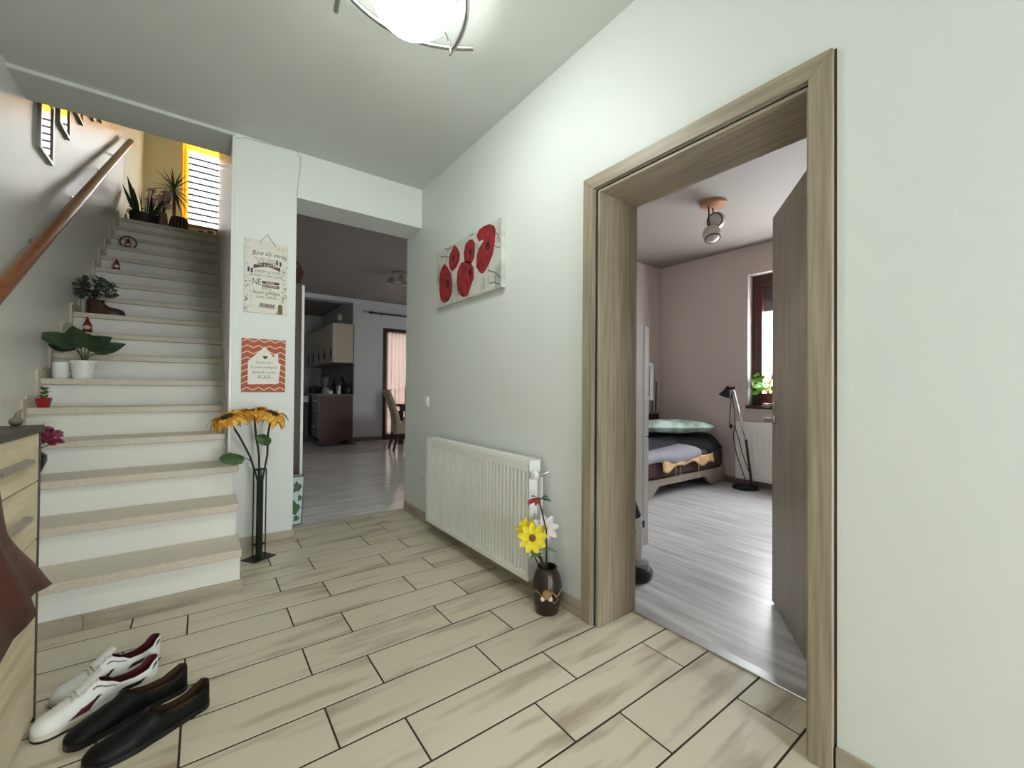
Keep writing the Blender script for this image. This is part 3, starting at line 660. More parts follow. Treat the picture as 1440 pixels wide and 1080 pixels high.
for ya, yb in ((Y0c+.016, (Y0c+Y1c)/2-.002), ((Y0c+Y1c)/2+.002, Y1c-.016)):
    for za, zb, hz in ((.79, .945, .868), (.60, .786, .693), (.02, .596, None)):
        d_ = B(X1c-.019, X1c, ya, yb, za, zb).build('drawer' if hz else 'door', PALEO, sh, bevel=.0012)
        if hz:
            ym = (ya+yb)/2+.12
            MB().prism([(X1c, hz+.008), (X1c+.018, hz+.003), (X1c+.018, hz-.008), (X1c+.015, hz-.008), (X1c+.014, hz), (X1c, hz+.003)], 'y', ym-.13, ym+.13).build('handle', STEEL, d_)
# brown-red coat slung over the cabinet
COAT = mat('coat_leather', S(88, 40, 32), .55, c2=S(62, 26, 20), nscale=8, detail=5, bump=.3, bscale=30)
rows = []
for i in range(15):
    t = i/14
    z = .99-.52*t; far = 1.50+.44*max(0, t-.05)**1.25+.02*math.sin(t*9); row = []
    for j in range(21):
        u = j/20; y = 1.0+(far-1.0)*u
        fold = .012*math.sin(u*17+t*2)+.009*math.sin(u*31-t*3)
        x = X1c+.035+fold+.02*t+.012*(1-u)
        zz = z+(.02*math.sin(u*9) if i == 14 else 0)
        row.append((x, y, zz))
    rows.append(row)
ct = MB().grid([[(X0c+.1, 1.0+(1.45-1.0)*j/20, Zc_+.026+.004*math.sin(j)) for j in range(21)], [(X1c-.04, 1.0+(1.48-1.0)*j/20, Zc_+.04+.008*math.sin(j*1.3)) for j in range(21)], [(X1c+.012, 1.0+.49*j/20, Zc_+.046+.006*math.sin(j*1.1)) for j in range(21)]]+rows)
co = tag(ct.build('coat', COAT, loc=(X1c, 1.2, Zc_+.023), smooth=True), 'reddish brown coat slung over the shoe cabinet', 'coat')
md = co.modifiers.new('thickness', 'SOLIDIFY'); md.thickness = .008; md.offset = 1
ZT = Zc_+.0225
bw = MB().lathe([(.03, 0), (.05, .006), (.075, .03), (.085, .045), (.08, .045), (.07, .03), (.03, .01), (.001, .009)], (-.60, 1.72, ZT), 20)
tag(bw.build('bowl', mat('bowl_dark', S(48, 30, 24), .4), loc=(-.60, 1.72, ZT), smooth=True), 'small dark brown bowl on the shoe cabinet', 'bowl')
fg = thing('bird_ornament', 'little grey bird ornament at the cabinet corner beside the stairs', 'ornament', (-.475, 2.0, ZT))
MB().ball((-.475, 2.0, ZT+.016), (.016, .02, .0155), 12, 8).build('body', mat('pewter', S(104, 100, 88), .5), fg, smooth=True)
MB().tube([(-.475, 2.005, ZT+.022), (-.473, 2.012, ZT+.042), (-.468, 2.02, ZT+.052)], [.009, .007, .003], 8).build('neck', mat('pewter_light', S(112, 108, 96), .5), fg, smooth=True)
gl = thing('eyeglasses', 'thin framed eyeglasses lying on the shoe cabinet near the bird ornament', 'glasses', (-.6, 1.9, ZT))
for y in (1.885, 1.945): MB().tube([(-.56+.018*math.sin(a), y+.024*math.cos(a), ZT+.024+.019*math.sin(a)*.98) for a in [k*PI/8 for k in range(17)]], .002, 6).build('rim', DBROWN, gl)
MB().tube([(-.56, 1.909, ZT+.03), (-.555, 1.915, ZT+.033), (-.56, 1.921, ZT+.03)], .002, 6).build('bridge', DBROWN, gl)
for y in (1.861, 1.969): MB().tube([(-.56, y, ZT+.03), (-.65, y+.002, ZT+.027), (-.69, y+.002, ZT+.004)], .0018, 6).build('temple', DBROWN, gl)

# ------------------------------------------------------------------ shoes
def lerpt(tab, s):
    for (a, va), (b_, vb_) in zip(tab, tab[1:]):
        if s <= b_:
            t = (s-a)/(b_-a); t = t*t*(3-2*t); return va+(vb_-va)*t
    return tab[-1][1]
def shoe(name, label, cat, toe, heel, P, side=1, group=None):
    toe = Vector(toe); heel = Vector(heel); L_ = (heel-toe).length; a = math.atan2(heel.y-toe.y, heel.x-toe.x)
    t = thing(name, label, cat, (toe.x, toe.y, toe.z), a, group)
    SS = [0, .004, .012, .025, .045, .08, .13, .19, .26, .33, .38, .42, .46, .5, .54, .58, .64, .7, .76, .82, .88, .93, .96, .98, .992, 1]
    cen = lambda s: side*.010*math.sin(PI*min(1, s*1.1))
    w = lambda s: lerpt(P['w'], s)
    base = P.get('base', .02); K = 9
    ol = [(s*L_, cen(s)-w(s)*1.05-.002) for s in SS]+[(s*L_, cen(s)+w(s)*1.05+.002) for s in SS[::-1]]
    ol = [p for i, p in enumerate(ol) if i == 0 or (Vector(p)-Vector(ol[i-1])).length > 1e-4]
    so_ = MB().prism(ol, 'z', 0, base*.35); so_.build('outsole', P['sole'], t, local=True)
    MB().prism(ol, 'z', base*.35, base).build('midsole', P['mid'], t, local=True)
    def pt(s, k, sg, ins=0):
        ww = max(.001, w(s)-ins); h = lerpt(P['h'], s); yt = min(lerpt(P['o'], s), .82*ww); an = k/(K-1)*PI/2
        y = yt+(ww-yt)*math.cos(an)**.75; z = base+(h-base-ins*.3)*math.sin(an)**.95
        return (s*L_, cen(s)+sg*y, z)
    up = MB()
    for sg in (1, -1): up.grid([[pt(s, k, sg) for k in range(K)] for s in SS])
    up.build('upper', P['mat'], t, local=True, smooth=True)
    li = MB(); S2 = [s for s in SS if s >= P['os']-.12]
    for sg in (1, -1): li.grid([[pt(s, k, sg, .004) for k in range(K)] for s in S2])
    rows_ = [[(s*L_, cen(s)-w(s)*.9, base+.008), (s*L_, cen(s)+w(s)*.9, base+.008)] for s in SS]
    li.grid(rows_); li.build('lining', P['lin'], t, local=True, smooth=True)
    def patch(s0, s1, k0, k1, name_, m, sg, skew=0):
        r_ = []
        for i in range(7):
            u = i/6; rr = []
            for j in range(3):
                v = j/2; s = s0+(s1-s0)*u+skew*v; p = Vector(pt(s, k0+(k1-k0)*v, sg)); p.y += sg*.0016; p.z += .0008; rr.append(p)
            r_.append(rr)
        MB().grid(r_).build(name_, m, t, local=True)
    if P.get('sneaker'):
        for sg in (1, -1):
            patch(.22, .34, .6, 2.2, 'side_stripe', MAROON, sg, .10); patch(.34, .38, .6, 2.4, 'side_stripe', BLACKP, sg, .10)
            patch(.60, .80, 1.0, 2.8, 'side_stripe', BLACKP, sg, .06); patch(.42, .60, 4.4, 4.9, 'side_label', mat('label_grey', S(110, 110, 108), .6), sg, .0)
            patch(.90, .95, 4, 5.2, 'heel_mark', BLACKP, sg, .02)
        tm = lerpt(P['h'], .48)
        MB().grid([[(s*L_, cen(s)+y*(.8+.3*(s-.4)), lerpt(P['h'], min(s, .46))+.004+max(0, s-.46)*.2+.004*math.cos(y*60)) for y in (-.026, -.013, 0, .013, .026)] for s in (.32, .38, .44, .48, .52)]).build('tongue', P['mat'], t, local=True, smooth=True)
        for i in range(5):
            s = .29+.045*i; z = lerpt(P['h'], s)+.007
            MB().tube([(s*L_-.004, cen(s)-.026, z-.008), (s*L_+.004, cen(s), z), (s*L_-.004, cen(s)+.026, z-.008)], .0028, 6).tube([(s*L_, cen(s)-.024, z-.007), (s*L_+.012, cen(s)+.024, z-.005)], .0025, 6).build('lace', P['lacem'], t, local=True, smooth=True)
    return t
MAROON = mat('maroon', S(96, 28, 40), .7)
WLE = mat('white_leather', S(232, 232, 228), .45, bump=.15, bscale=90)
SNK = dict(w=[(0, .001), (.006, .013), (.015, .021), (.04, .032), (.08, .040), (.16, .0455), (.3, .048), (.5, .041), (.7, .036), (.86, .036), (.92, .034), (.955, .029), (.98, .021), (.993, .012), (1, .001)],
           h=[(0, .03), (.02, .044), (.08, .056), (.2, .064), (.33, .08), (.46, .104), (.54, .086), (.66, .062), (.78, .058), (.88, .066), (.95, .09), (1, .092)],
           o=[(0, 0), (.43, 0), (.5, .024), (.7, .031), (.88, .03), (.955, .024), (.985, .015), (1, .001)], os=.44, base=.022, sole=BLACKP, mid=mat('midsole_cream', S(214, 208, 192), .6), mat=WLE, lin=MAROON, sneaker=True, lacem=mat('lace_white', S(226, 222, 208), .8))
shoe('sneaker', 'white sneaker with maroon lining next to the black loafers', 'shoe', (-.415, 1.925, 0), (-.125, 2.075, 0), SNK, 1, 'pair of white sneakers')
shoe('sneaker', 'white sneaker with maroon lining, far one of its pair, toe at the cabinet corner', 'shoe', (-.405, 2.085, 0), (-.13, 2.245, 0), SNK, -1, 'pair of white sneakers')
BLK = mat('black_suede', S(11, 11, 11), .5, c2=S(16, 16, 16), nscale=14, spec=.2)
LOF = dict(w=[(0, .001), (.006, .013), (.015, .021), (.04, .032), (.08, .040), (.16, .0455), (.3, .048), (.5, .041), (.7, .036), (.86, .036), (.92, .034), (.955, .029), (.98, .021), (.993, .012), (1, .001)],
           h=[(0, .026), (.02, .036), (.08, .045), (.2, .052), (.36, .066), (.47, .082), (.55, .064), (.68, .052), (.8, .053), (.9, .066), (.96, .08), (1, .08)],
           o=[(0, 0), (.45, 0), (.52, .026), (.7, .031), (.88, .03), (.955, .024), (.985, .015), (1, .001)], os=.46, base=.018, sole=BLACKP, mid=BLACKP, mat=BLK, lin=mat('loafer_lining', S(78, 58, 40), .7))
shoe('loafer', 'black slip-on loafer between its twin and the white sneakers', 'shoe', (-.325, 1.825, 0), (-.035, 1.965, 0), LOF, 1, 'pair of black loafers')
shoe('loafer', 'black slip-on loafer on the outer side, away from the white sneakers', 'shoe', (-.265, 1.70, 0), (.03, 1.82, 0), LOF, -1, 'pair of black loafers')

# ------------------------------------------------------------------ things on the stairs
def pot(c, r0_, r1_, h, rim=.012, n=24):
    return MB().lathe([(r0_, 0), (r1_-.003, h-rim*1.8), (r1_+.004, h-rim*1.8), (r1_+.005, h), (r1_-.004, h), (r1_-.006, h-.02), (.001, h-.022)], c, n)
SOIL = mat('soil', S(52, 42, 34), 1)
# white pot with broad leaves, step six
pc = Vector((-.661, 4.068, tz(6)))
t = thing('potted_plant', 'broad-leaved green plant in a white flowerpot on the stairs', 'potted plant', pc)
pot(pc, .052, .068, .125).build('pot', WHITE, t, smooth=True)
MB().lathe([(.001, .105), (.06, .105)], pc, 20, cap=False).build('soil', SOIL, t)
for a, e_, L_, W_, H_2, fo in ((3.25, .25, .20, .10, .21, .1), (2.7, .10, .17, .09, .16, .1), (4.5, .55, .20, .13, .17, .1), (4.0, .35, .18, .11, .18, .12), (.25, .45, .20, .09, .12, .15), (-.15, .75, .13, .09, .20, .1), (5.3, .6, .19, .12, .15, .1), (1.6, .5, .16, .1, .19, .1)):
    d_ = Vector((math.cos(a), math.sin(a), 0)); b0 = pc+Vector((0, 0, .10)); b1 = pc+d_*.05+Vector((0, 0, .10+H_2*.62))
    MB().tube([b0, (b0+b1)/2+Vector((0, 0, .02)), b1], .0035, 6).build('stalk', mat('stalk_green', S(78, 96, 58), .6), t, smooth=True)
    MB().leaf(b1, d_*(1 if abs(d_.x) > .5 else .5)+Vector((0, 0, e_+.25)), (0, -1, .35), L_, W_, .15, 8, .2, .8).build('leaf', DGREEN, t, smooth=True)
mc = Vector((-.772, 4.072, tz(6)))
t = thing('white_mug', 'small white cup beside the broad-leaved plant on the stairs', 'cup', mc)
MB().lathe([(.032, 0), (.04, .01), (.042, .11), (.038, .11), (.036, .015), (.001, .012)], mc, 20).build('body', WHITE, t, smooth=True)
MB().tube([mc+Vector((.04, 0, .085)), mc+Vector((.065, 0, .08)), mc+Vector((.065, 0, .04)), mc+Vector((.04, 0, .03))], .005, 8).build('handle', WHITE, t, smooth=True)
# succulent, step five
pc = Vector((-.79, 3.80, tz(5)))
t = thing('succulent_pot', 'tiny succulent in a red square pot on a low stair by the wall', 'potted plant', pc)
MB().add([pc+Vector((x*k, y*k, z)) for k, z in ((.022, 0), (.032, .058)) for x, y in ((-1, -1), (1, -1), (1, 1), (-1, 1))], [(3, 2, 1, 0), (4, 5, 6, 7), (0, 1, 5, 4), (1, 2, 6, 5), (2, 3, 7, 6), (3, 0, 4, 7)]).build('pot', mat('pot_red', S(150, 26, 32), .35), t, bevel=.002)
mb = MB()
for k in range(22):
    a = k*2.4; e_ = .3+1.2*(k/22); mb.leaf(pc+Vector((.006*math.cos(k), .006*math.sin(k), .055+.025*(k % 3))), (math.cos(a), math.sin(a), e_), (0, 0, 1), .038, .022, .1, 4)
mb.build('foliage', mat('succulent_green', S(112, 132, 84), .5), t, smooth=True)
MB().leaf(pc+Vector((.02, -.015, .05)), (1, -.4, .5), (0, 0, 1), .035, .02, .2, 4).build('leaf', mat('leaf_orange', S(150, 96, 50), .5), t)
# black vase with magenta flowers, step three, behind the cabinet
pc = Vector((-.74, 3.27, tz(3)))
t = thing('black_vase', 'black bellied vase of magenta flowers on the stairs behind the shoe cabinet', 'vase', pc)
MB().lathe([(.03, 0), (.034, .005), (.06, .05), (.078, .10), (.076, .13), (.05, .155), (.042, .16), (.038, .158), (.036, .14)], pc, 24, cap=False).lathe([(.0005, .003), (.03, .003)], pc, 16, cap=False).lathe([(.0005, .145), (.04, .145)], pc, 16, cap=False).build('body', mat('black_glaze', S(18, 18, 24), .12), t, smooth=True)
MAG = mat('magenta_petal', S(120, 24, 52), .6, c2=S(160, 80, 110), nscale=30)
random.seed(11)
for k in range(12):
    c = pc+Vector((random.uniform(-.01, .12), random.uniform(-.07, .04), random.uniform(.18, .27)))
    mb = MB()
    for j in range(10):
        a = j*2.4; mb.leaf(c, (math.cos(a), math.sin(a), random.uniform(-.5, .9)), (random.uniform(-1, 1), random.uniform(-1, 1), .3), .042, .034, .2, 3)
    mb.build('flower', MAG, t)
    MB().tube([pc+Vector((0, 0, .14)), (pc+c)/2+Vector((0, 0, .07)), c], .0025, 5).build('stem', STEM, t)
mb = MB()
for d_ in ((1, -.3, .5), (.9, .3, .3), (.5, -.6, 1.3), (.2, .2, 1.5), (1.1, 0, 1.0)): mb.leaf(pc+Vector((.05, -.02, .2)), d_, (0, 0, 1), .12, .012, .1, 4)
mb.build('foliage', SAGE, t)
# boot planter, step nine
def gnome(c, label, s=1.0, ring=False):
    c = Vector(c)
    t = thing('gnome_ornament', label, 'ornament', c, group='gnome ornaments on the stairs')
    MB().lathe([(.026*s, 0), (.03*s, .01*s), (.024*s, .045*s), (.012*s, .055*s)], c, 14).build('body', mat('gnome_red', S(112, 30, 30), .8), t, smooth=True)
    MB().lathe([(.004*s, .018*s), (.02*s, .035*s), (.022*s, .055*s), (.01*s, .062*s)], c+Vector((0, -.014*s, 0)), 12).build('beard', mat('beard_white', S(210, 202, 192), .9), t, smooth=True)
    MB().ball(c+Vector((0, -.032*s, .056*s)), .007*s, 8, 6).build('nose', mat('nose_pink', S(206, 160, 136), .7), t, smooth=True)
    MB().lathe([(.03*s, .052*s), (.024*s, .07*s), (.012*s, .10*s), (.002*s, .13*s)], c, 14).build('hat', mat('hat_red', S(122, 28, 28), .85), t, smooth=True)
    if ring:
        MB().tube([c+Vector((.068*math.cos(2*PI*k/24), .012, .074+.068*math.sin(2*PI*k/24))) for k in range(25)], .0065, 8, False).build('hoop', mat('hoop_twig', S(92, 50, 34), .8), t, smooth=True)
        MB().box(c.x-.06, c.x+.045, c.y-.02, c.y+.03, c.z, c.z+.009).build('foot', mat('twig_base', S(110, 62, 44), .8), t, bevel=.003)
    return t
toe = Vector((-.545, 4.87, tz(9))); heel = Vector((-.785, 4.885, tz(9)))
BT = dict(w=[(0, .002), (.05, .024), (.15, .038), (.35, .042), (.6, .037), (.85, .036), (.95, .028), (1, .002)],
          h=[(0, .03), (.06, .052), (.2, .062), (.38, .068), (.5, .085), (.58, .115), (.7, .12), (.9, .125), (1, .12)],
          o=[(0, 0), (.5, 0), (.6, .02), (.75, .028), (.9, .026), (.97, .018), (1, .001)], os=.55, base=.018, sole=BLACKP, mid=DBROWN, mat=mat('boot_leather', S(72, 46, 36), .55, c2=S(50, 30, 24), nscale=20), lin=SOIL)
bt = shoe('boot_planter', 'old brown boot used as a planter with a bushy plant on the stairs', 'planter', toe, heel, BT)
random.seed(5); mb = MB(); mbd = MB()
for k in range(170):
    th = random.uniform(0, 2*PI); ph = random.uniform(-.5, 1.3); r = random.uniform(.05, .135)
    c = Vector((.20+r*math.cos(th)*math.cos(ph)*1.0, r*math.sin(th)*math.cos(ph)*.8, .19+r*math.sin(ph)))
    (mb if k % 6 else mbd).leaf(c, (math.cos(th), math.sin(th), random.uniform(-.3, .8)), (random.uniform(-.6, .6), random.uniform(-1, 1), random.uniform(.1, 1)), .05, .042, .3, 3)
mb.build('foliage', SAGE, bt, local=True); mbd.build('foliage', mat('pale_leaf', S(150, 156, 138), .6), bt, local=True)
mb = MB()
for k in range(9): mb.tube([(.19, 0, .08), (.2+.04*math.cos(k*2.4), .03*math.sin(k*2.4), .16), (.2+.08*math.cos(k*2.4), .06*math.sin(k*2.4), .22+.02*(k % 3))], .002, 4)
mb.build('stem', STEM, bt, local=True)
gnome((-.735, 4.62, tz(8)), 'red-hatted gnome standing on the step below the boot planter', 1.0)
gnome((-.705, 5.675, tz(12)), 'white-bearded red gnome alone on a step above the boot planter', .95)
gnome((-.683, 6.215, tz(14)), 'red gnome sitting inside a twig hoop high on the stairs', .95, True)

# ------------------------------------------------------------------ top landing
zl = tz(17)
pc = Vector((-.64, 7.18, zl))
t = thing('snake_plant', 'dark planter of sword-leaved snake plants at the stair top by the wall', 'potted plant', pc)
MB().lathe([(.11, 0), (.135, .02), (.15, .14), (.155, .15), (.14, .15), (.13, .13), (.001, .125)], pc, 24).build('pot', mat('planter_dark', S(52, 38, 32), .7), t, smooth=True)
random.seed(3)
for k in range(16):
    a = random.uniform(0, 2*PI); b0 = pc+Vector((.07*math.cos(a), .05*math.sin(a), .12)); tilt = random.uniform(.1, .5)
    MB().leaf(b0, (tilt*math.cos(a), tilt*math.sin(a), 1), (math.cos(a+1.6), math.sin(a+1.6), 0), random.uniform(.26, .44), .045, 0, 6, .3, .7).build('leaf', DGREEN, t, smooth=True)
MB().leaf(pc+Vector((-.05, 0, .13)), (-.25, 0, 1), (0, -1, 0), .50, .06, 0, 8, .3, .7).build('leaf', DGREEN, t, smooth=True)
mb = MB()
for k in range(60):
    a = random.uniform(0, 2*PI); mb.leaf(pc+Vector((.12*math.cos(a), .12*math.sin(a)-.03, random.uniform(.1, .2))), (math.cos(a), math.sin(a), random.uniform(-.2, .6)), (0, 0, 1), .06, .035, .4, 3)
mb.build('foliage', DGREEN, t)
pc = Vector((-.46, 7.22, zl))
t = thing('tall_floor_vase', 'tall pale wooden vase of pink blossoms at the stair top', 'vase', pc)
MB().lathe([(.055, 0), (.06, .01), (.055, .15), (.045, .24), (.04, .25), (.035, .25), (.035, .2)], pc, 20, cap=False).lathe([(.0005, .21), (.04, .21)], pc, 16, cap=False).build('body', mat('pale_wood_vase', S(150, 124, 104), .7, c2=S(116, 92, 74), scale=(16, 16, 2), nscale=2), t, smooth=True)
BLO = mat('blossom_pink', S(206, 172, 172), .7)
for k in range(12):
    c = pc+Vector((random.uniform(-.16, .07), random.uniform(-.05, .05), random.uniform(.30, .55))); mb = MB()
    for j in range(9):
        a = j*2.4; mb.leaf(c, (math.cos(a), math.sin(a), random.uniform(-.5, .8)), (random.uniform(-1, 1), random.uniform(-1, 1), .3), .06, .055, .2, 3)
    mb.build('blossom', BLO, t)
    MB().tube([pc+Vector((0, 0, .2)), (pc+c)/2+Vector((.01, 0, .14)), c], .003, 5).build('stem', STEM, t)
pc = Vector((-.36, 7.5, zl))
t = thing('dracaena', 'palm-like dracaena with drooping narrow leaves before the upstairs window', 'potted plant', pc)
MB().lathe([(.08, 0), (.1, .16), (.105, .17), (.09, .17), (.085, .15), (.001, .145)], pc, 20).build('pot', mat('pot_clay', S(120, 84, 62), .7), t, smooth=True)
MB().tube([pc+Vector((0, 0, .1)), pc+Vector((.01, 0, .4)), pc+Vector((0, 0, .72))], .014, 8).build('trunk', mat('trunk_bark', S(110, 92, 70), .9), t, smooth=True)
for k in range(60):
    a = k*2.4+random.uniform(-.2, .2); e_ = 1.4-2.6*(k/60)
    MB().leaf(pc+Vector((0, 0, .72-.08*(k/60))), (math.cos(a), math.sin(a), e_), (0, 0, 1), random.uniform(.28, .38), .02, .35 if e_ < .6 else .1, 6, .2, .55).build('leaf', GREEN, t)
pc = Vector((-.285, 7.14, zl))
t = thing('barrel_planter', 'small dark wooden barrel with pale bands on the landing edge', 'barrel', pc)
MB().lathe([(.085, 0), (.1, .05), (.104, .10), (.098, .15), (.085, .19), (.001, .185)], pc, 20).build('body', mat('barrel_wood', S(56, 40, 30), .7, c2=S(36, 26, 20), scale=(18, 18, 1), nscale=2), t)
for k in range(6):
    a = -2.3+k*.36; MB().tube([pc+Vector((.104*math.cos(a), .104*math.sin(a), .02+.0)), pc+Vector((.108*math.cos(a), .108*math.sin(a), .1)), pc+Vector((.09*math.cos(a), .09*math.sin(a), .185))], .005, 5).build('strip', mat('barrel_strip', S(132, 112, 92), .8), t)
for (x, r, h, lab) in ((-.045, .045, .075, 'small round brown pot on the landing edge beside the barrel'), (.065, .05, .10, 'glass jar lantern with bright rim on the landing edge by the stairwell wall')):
    pc = Vector((x, 7.14, zl)); t = thing('small_pot' if r < .05 else 'jar_lantern', lab, 'pot' if r < .05 else 'lantern', pc)
    MB().lathe([(r*.8, 0), (r, h*.4), (r*.9, h*.85), (r*.8, h*.85), (.001, h*.8)], pc, 16).build('body', mat('pot_brown', S(110, 88, 72), .5), t, smooth=True)
    MB().lathe([(r*.93, h*.85), (r*.95, h), (r*.85, h), (r*.83, h*.85)], pc, 16, cap=False).build('rim', mat('rim_pale', S(214, 204, 190), .4), t, smooth=True)
pc = Vector((-.80, 7.05, zl)); t = thing('angel_figurine', 'little pale seated figurine on the landing edge beside the snake plants', 'ornament', pc)
MB().lathe([(.022, 0), (.024, .02), (.014, .05), (.006, .06)], pc, 12).build('body', mat('figurine', S(150, 132, 112), .7), t, smooth=True)
MB().ball(pc+Vector((0, 0, .072)), .015, 10, 8).build('head', mat('figurine_face', S(176, 152, 128), .7), t, smooth=True)
# upstairs window, blind, curtain
w2 = estruct('window_2', ((UX0+UX1)/2, YU+.1, UZ0))
YWF = mat('window_frame_yellow', S(222, 172, 70), .5)
mb = MB(); f = .06
mb.box(UX0, UX0+f, YU+.08, YU+.15, UZ0, UZ1).box(UX1-f, UX1, YU+.08, YU+.15, UZ0, UZ1).box(UX0+f, UX1-f, YU+.08, YU+.15, UZ0, UZ0+f).box(UX0+f, UX1-f, YU+.08, YU+.15, UZ1-f, UZ1)
mb.build('window_frame', YWF, w2); B(UX0+f, UX1-f, YU+.11, YU+.118, UZ0+f, UZ1-f).build('pane', GLASS, w2)
B(UX0-.04, UX1+.04, YU-.08, YU+.08, UZ0-.035, UZ0-.001).build('window_sill', mat('sill_brown', S(120, 90, 70), .5), w2)
bl = thing('window_blind', 'white blind with thin grey bands hanging in the upstairs window', 'blind', (.2, YU+.05, UZ0+.02))
SLAT = sheer('blind_fabric', (.9, .9, .88, 1), .34); BAND = sheer('blind_band', (.10, .10, .105, 1), .012)
for k in range(12):
    z = UZ1-.14-k*.11
    B(UX0+.05, UX1-.05, YU+.052, YU+.054, z-.07, z).build('slat', SLAT, bl); B(UX0+.05, UX1-.05, YU+.05, YU+.052, z-.11, z-.07).build('band', BAND, bl)
cu = thing('yellow_curtain', 'yellow curtain bordering the side and top of the upstairs window', 'curtain', (UX0, YU-.03, UZ0))
CUR = sheer('yellow_cloth', S(236, 178, 48), .05)
def folds(x0, x1, y, z0, z1, n=40, amp=.012, per=.05, axis='x'):
    r_ = []
    for z in (z0, (z0+z1)/2, z1):
        r_.append([((x0+(x1-x0)*j/n), y+amp*math.sin(2*PI*(x0+(x1-x0)*j/n)/per), z) if axis == 'x' else (y+amp*math.sin(2*PI*(x0+(x1-x0)*j/n)/per), x0+(x1-x0)*j/n, z) for j in range(n+1)])
    return MB().grid(r_)
folds(UX0-.02, UX0+.075, YU-.03, UZ0-.02, UZ1, 16).build('side_drape', CUR, cu, smooth=True)
folds(UX0+.07, UX1+.02, YU-.04, UZ1-.2, UZ1+.05, 60).build('valance', CUR, cu, smooth=True)

# ------------------------------------------------------------------ things behind the pillar in the kitchen
tc_ = thing('tall_cabinet', 'tall dark brown cabinet with a white front edge behind the pillar', 'cabinet', (.45, 4.2, 0))
B(.26, .664, 3.92, 4.5, 0, 1.975).build('body', DBROWN, tc_)
B(.665, .686, 3.915, 4.5, .02, 1.965).build('door', WHITE, tc_, bevel=.002)
bk = thing('wicker_basket', 'dark wicker basket with a hooped handle on the tall brown cabinet', 'basket', (.56, 4.1, 1.976))
WIC = mat('wicker', S(84, 44, 32), .8, c2=S(54, 26, 20), nscale=60)
mb = MB()
for k in range(7): mb.tube([(.58+(.085+.005*k)*math.cos(2*PI*j/20), 4.08+(.085+.005*k)*math.sin(2*PI*j/20), 1.984+k*.021) for j in range(21)], .012, 6, False)
mb.lathe([(.0005, 1.979), (.08, 1.979)], (.58, 4.08, 0), 20, cap=False)
mb.build('bowl', WIC, bk, smooth=True)
MB().tube([(.58+.11*math.cos(PI*k/14), 4.08, 2.09+.14*math.sin(PI*k/14)) for k in range(15)], .008, 8).build('handle', WIC, bk, smooth=True)
bg_ = thing('shopping_bag', 'white shopping bag printed with green leaves standing behind the pillar', 'bag', (.56, 3.80, 0))
bx0, bx1, by0, by1, bz1 = .42, .662, 3.725, 3.87, .38
mb = MB().add([(bx0, by0, 0), (bx1-.012, by0, 0), (bx1-.012, by1, 0), (bx0, by1, 0), (bx0, by0+.03, bz1), (bx1+.01, by0+.03, bz1), (bx1+.01, by1-.03, bz1), (bx0, by1-.03, bz1)], [(3, 2, 1, 0), (0, 1, 5, 4), (1, 2, 6, 5), (2, 3, 7, 6), (3, 0, 4, 7)])
mb.build('body', mat('bag_white', S(196, 208, 208), .5), bg_)
BAGG = mat('bag_green_print', S(66, 110, 52), .5, c2=S(40, 78, 36), nscale=30)
def bagp(u, v): return Vector((bx0+(bx1-bx0)*u+(v-.5)*.02*u, by0+.03*v-.0012, bz1*v))
for cu_, cv_, ru, rv in ((.8, .78, .16, .13), (.74, .35, .2, .18), (.9, .55, .08, .08), (.6, .6, .1, .1), (.82, .14, .12, .07)):
    pts = [bagp(min(.99, cu_+ru*math.cos(a)*(.75+.25*math.cos(3*a))), cv_+rv*math.sin(a)*(.8+.2*math.sin(5*a))) for a in [k*PI/8 for k in range(16)]]
    MB().add(pts, [tuple(range(16))]).build('leaf_print', BAGG, bg_)
MB().tube([(bx1-.012, by0, .004), (bx1+.01, by0+.03, bz1)], .004, 5).tube([(bx0, by0+.03, bz1), (bx1+.01, by0+.03, bz1), (bx1+.01, by1-.03, bz1)], .004, 5).tube([(bx0, by0, .004), (bx1-.012, by0, .004)], .004, 5).build('piping', BLACKP, bg_)
# kitchen cabinets
kx0, kx1, kY = 1.77, 2.41, 8.62
lowc = thing('kitchen_base_unit', 'brown ended kitchen base unit with grey drawers below the worktop', 'cabinet', ((kx0+kx1)/2, kY+.9, 0))
PANB = mat('panel_brown', S(96, 74, 66), .45); DRW = mat('drawer_grey', S(150, 142, 136), .45)
B(kx0+.02, kx1, kY, kY+.02, 0, .93).build('end_panel', PANB, lowc)
B(kx0+.03, kx1, kY+.02, kY+1.8, .1, .93).build('body', PANB, lowc)
for za, zb in ((.74, .925), (.55, .735), (.12, .545)):
    d_ = B(kx0+.008, kx0+.028, kY+.022, kY+.62, za, zb).build('drawer', DRW, lowc); MB().tube([(kx0-.012, kY+.2, (za+zb)/2), (kx0-.012, kY+.45, (za+zb)/2)], .012, 6).tube([(kx0-.012, kY+.22, (za+zb)/2), (kx0+.008, kY+.22, (za+zb)/2)], .008, 6).build('handle', STEEL, d_)
tag(B(kx0-.02, kx1+.01, kY-.01, kY+1.8, .93, .968).build('worktop', mat('worktop_stone', S(120, 112, 106), .3), loc=((kx0+kx1)/2, kY+.9, .93)), 'long stone-coloured kitchen worktop on the brown base unit', 'worktop')
ov = thing('oven', 'dark oven with white control strip next to the kitchen drawers', 'oven', (1.2, 9.4, 0))
B(1.30, 1.72, kY+.75, kY+1.35, 0, .86).build('body', BLACKP, ov); B(1.29, 1.73, kY+.72, kY+.75, .0, .78).build('door', BLACKP, ov); B(1.29, 1.73, kY+.71, kY+.75, .79, .92).build('control_panel', WHITE, ov)
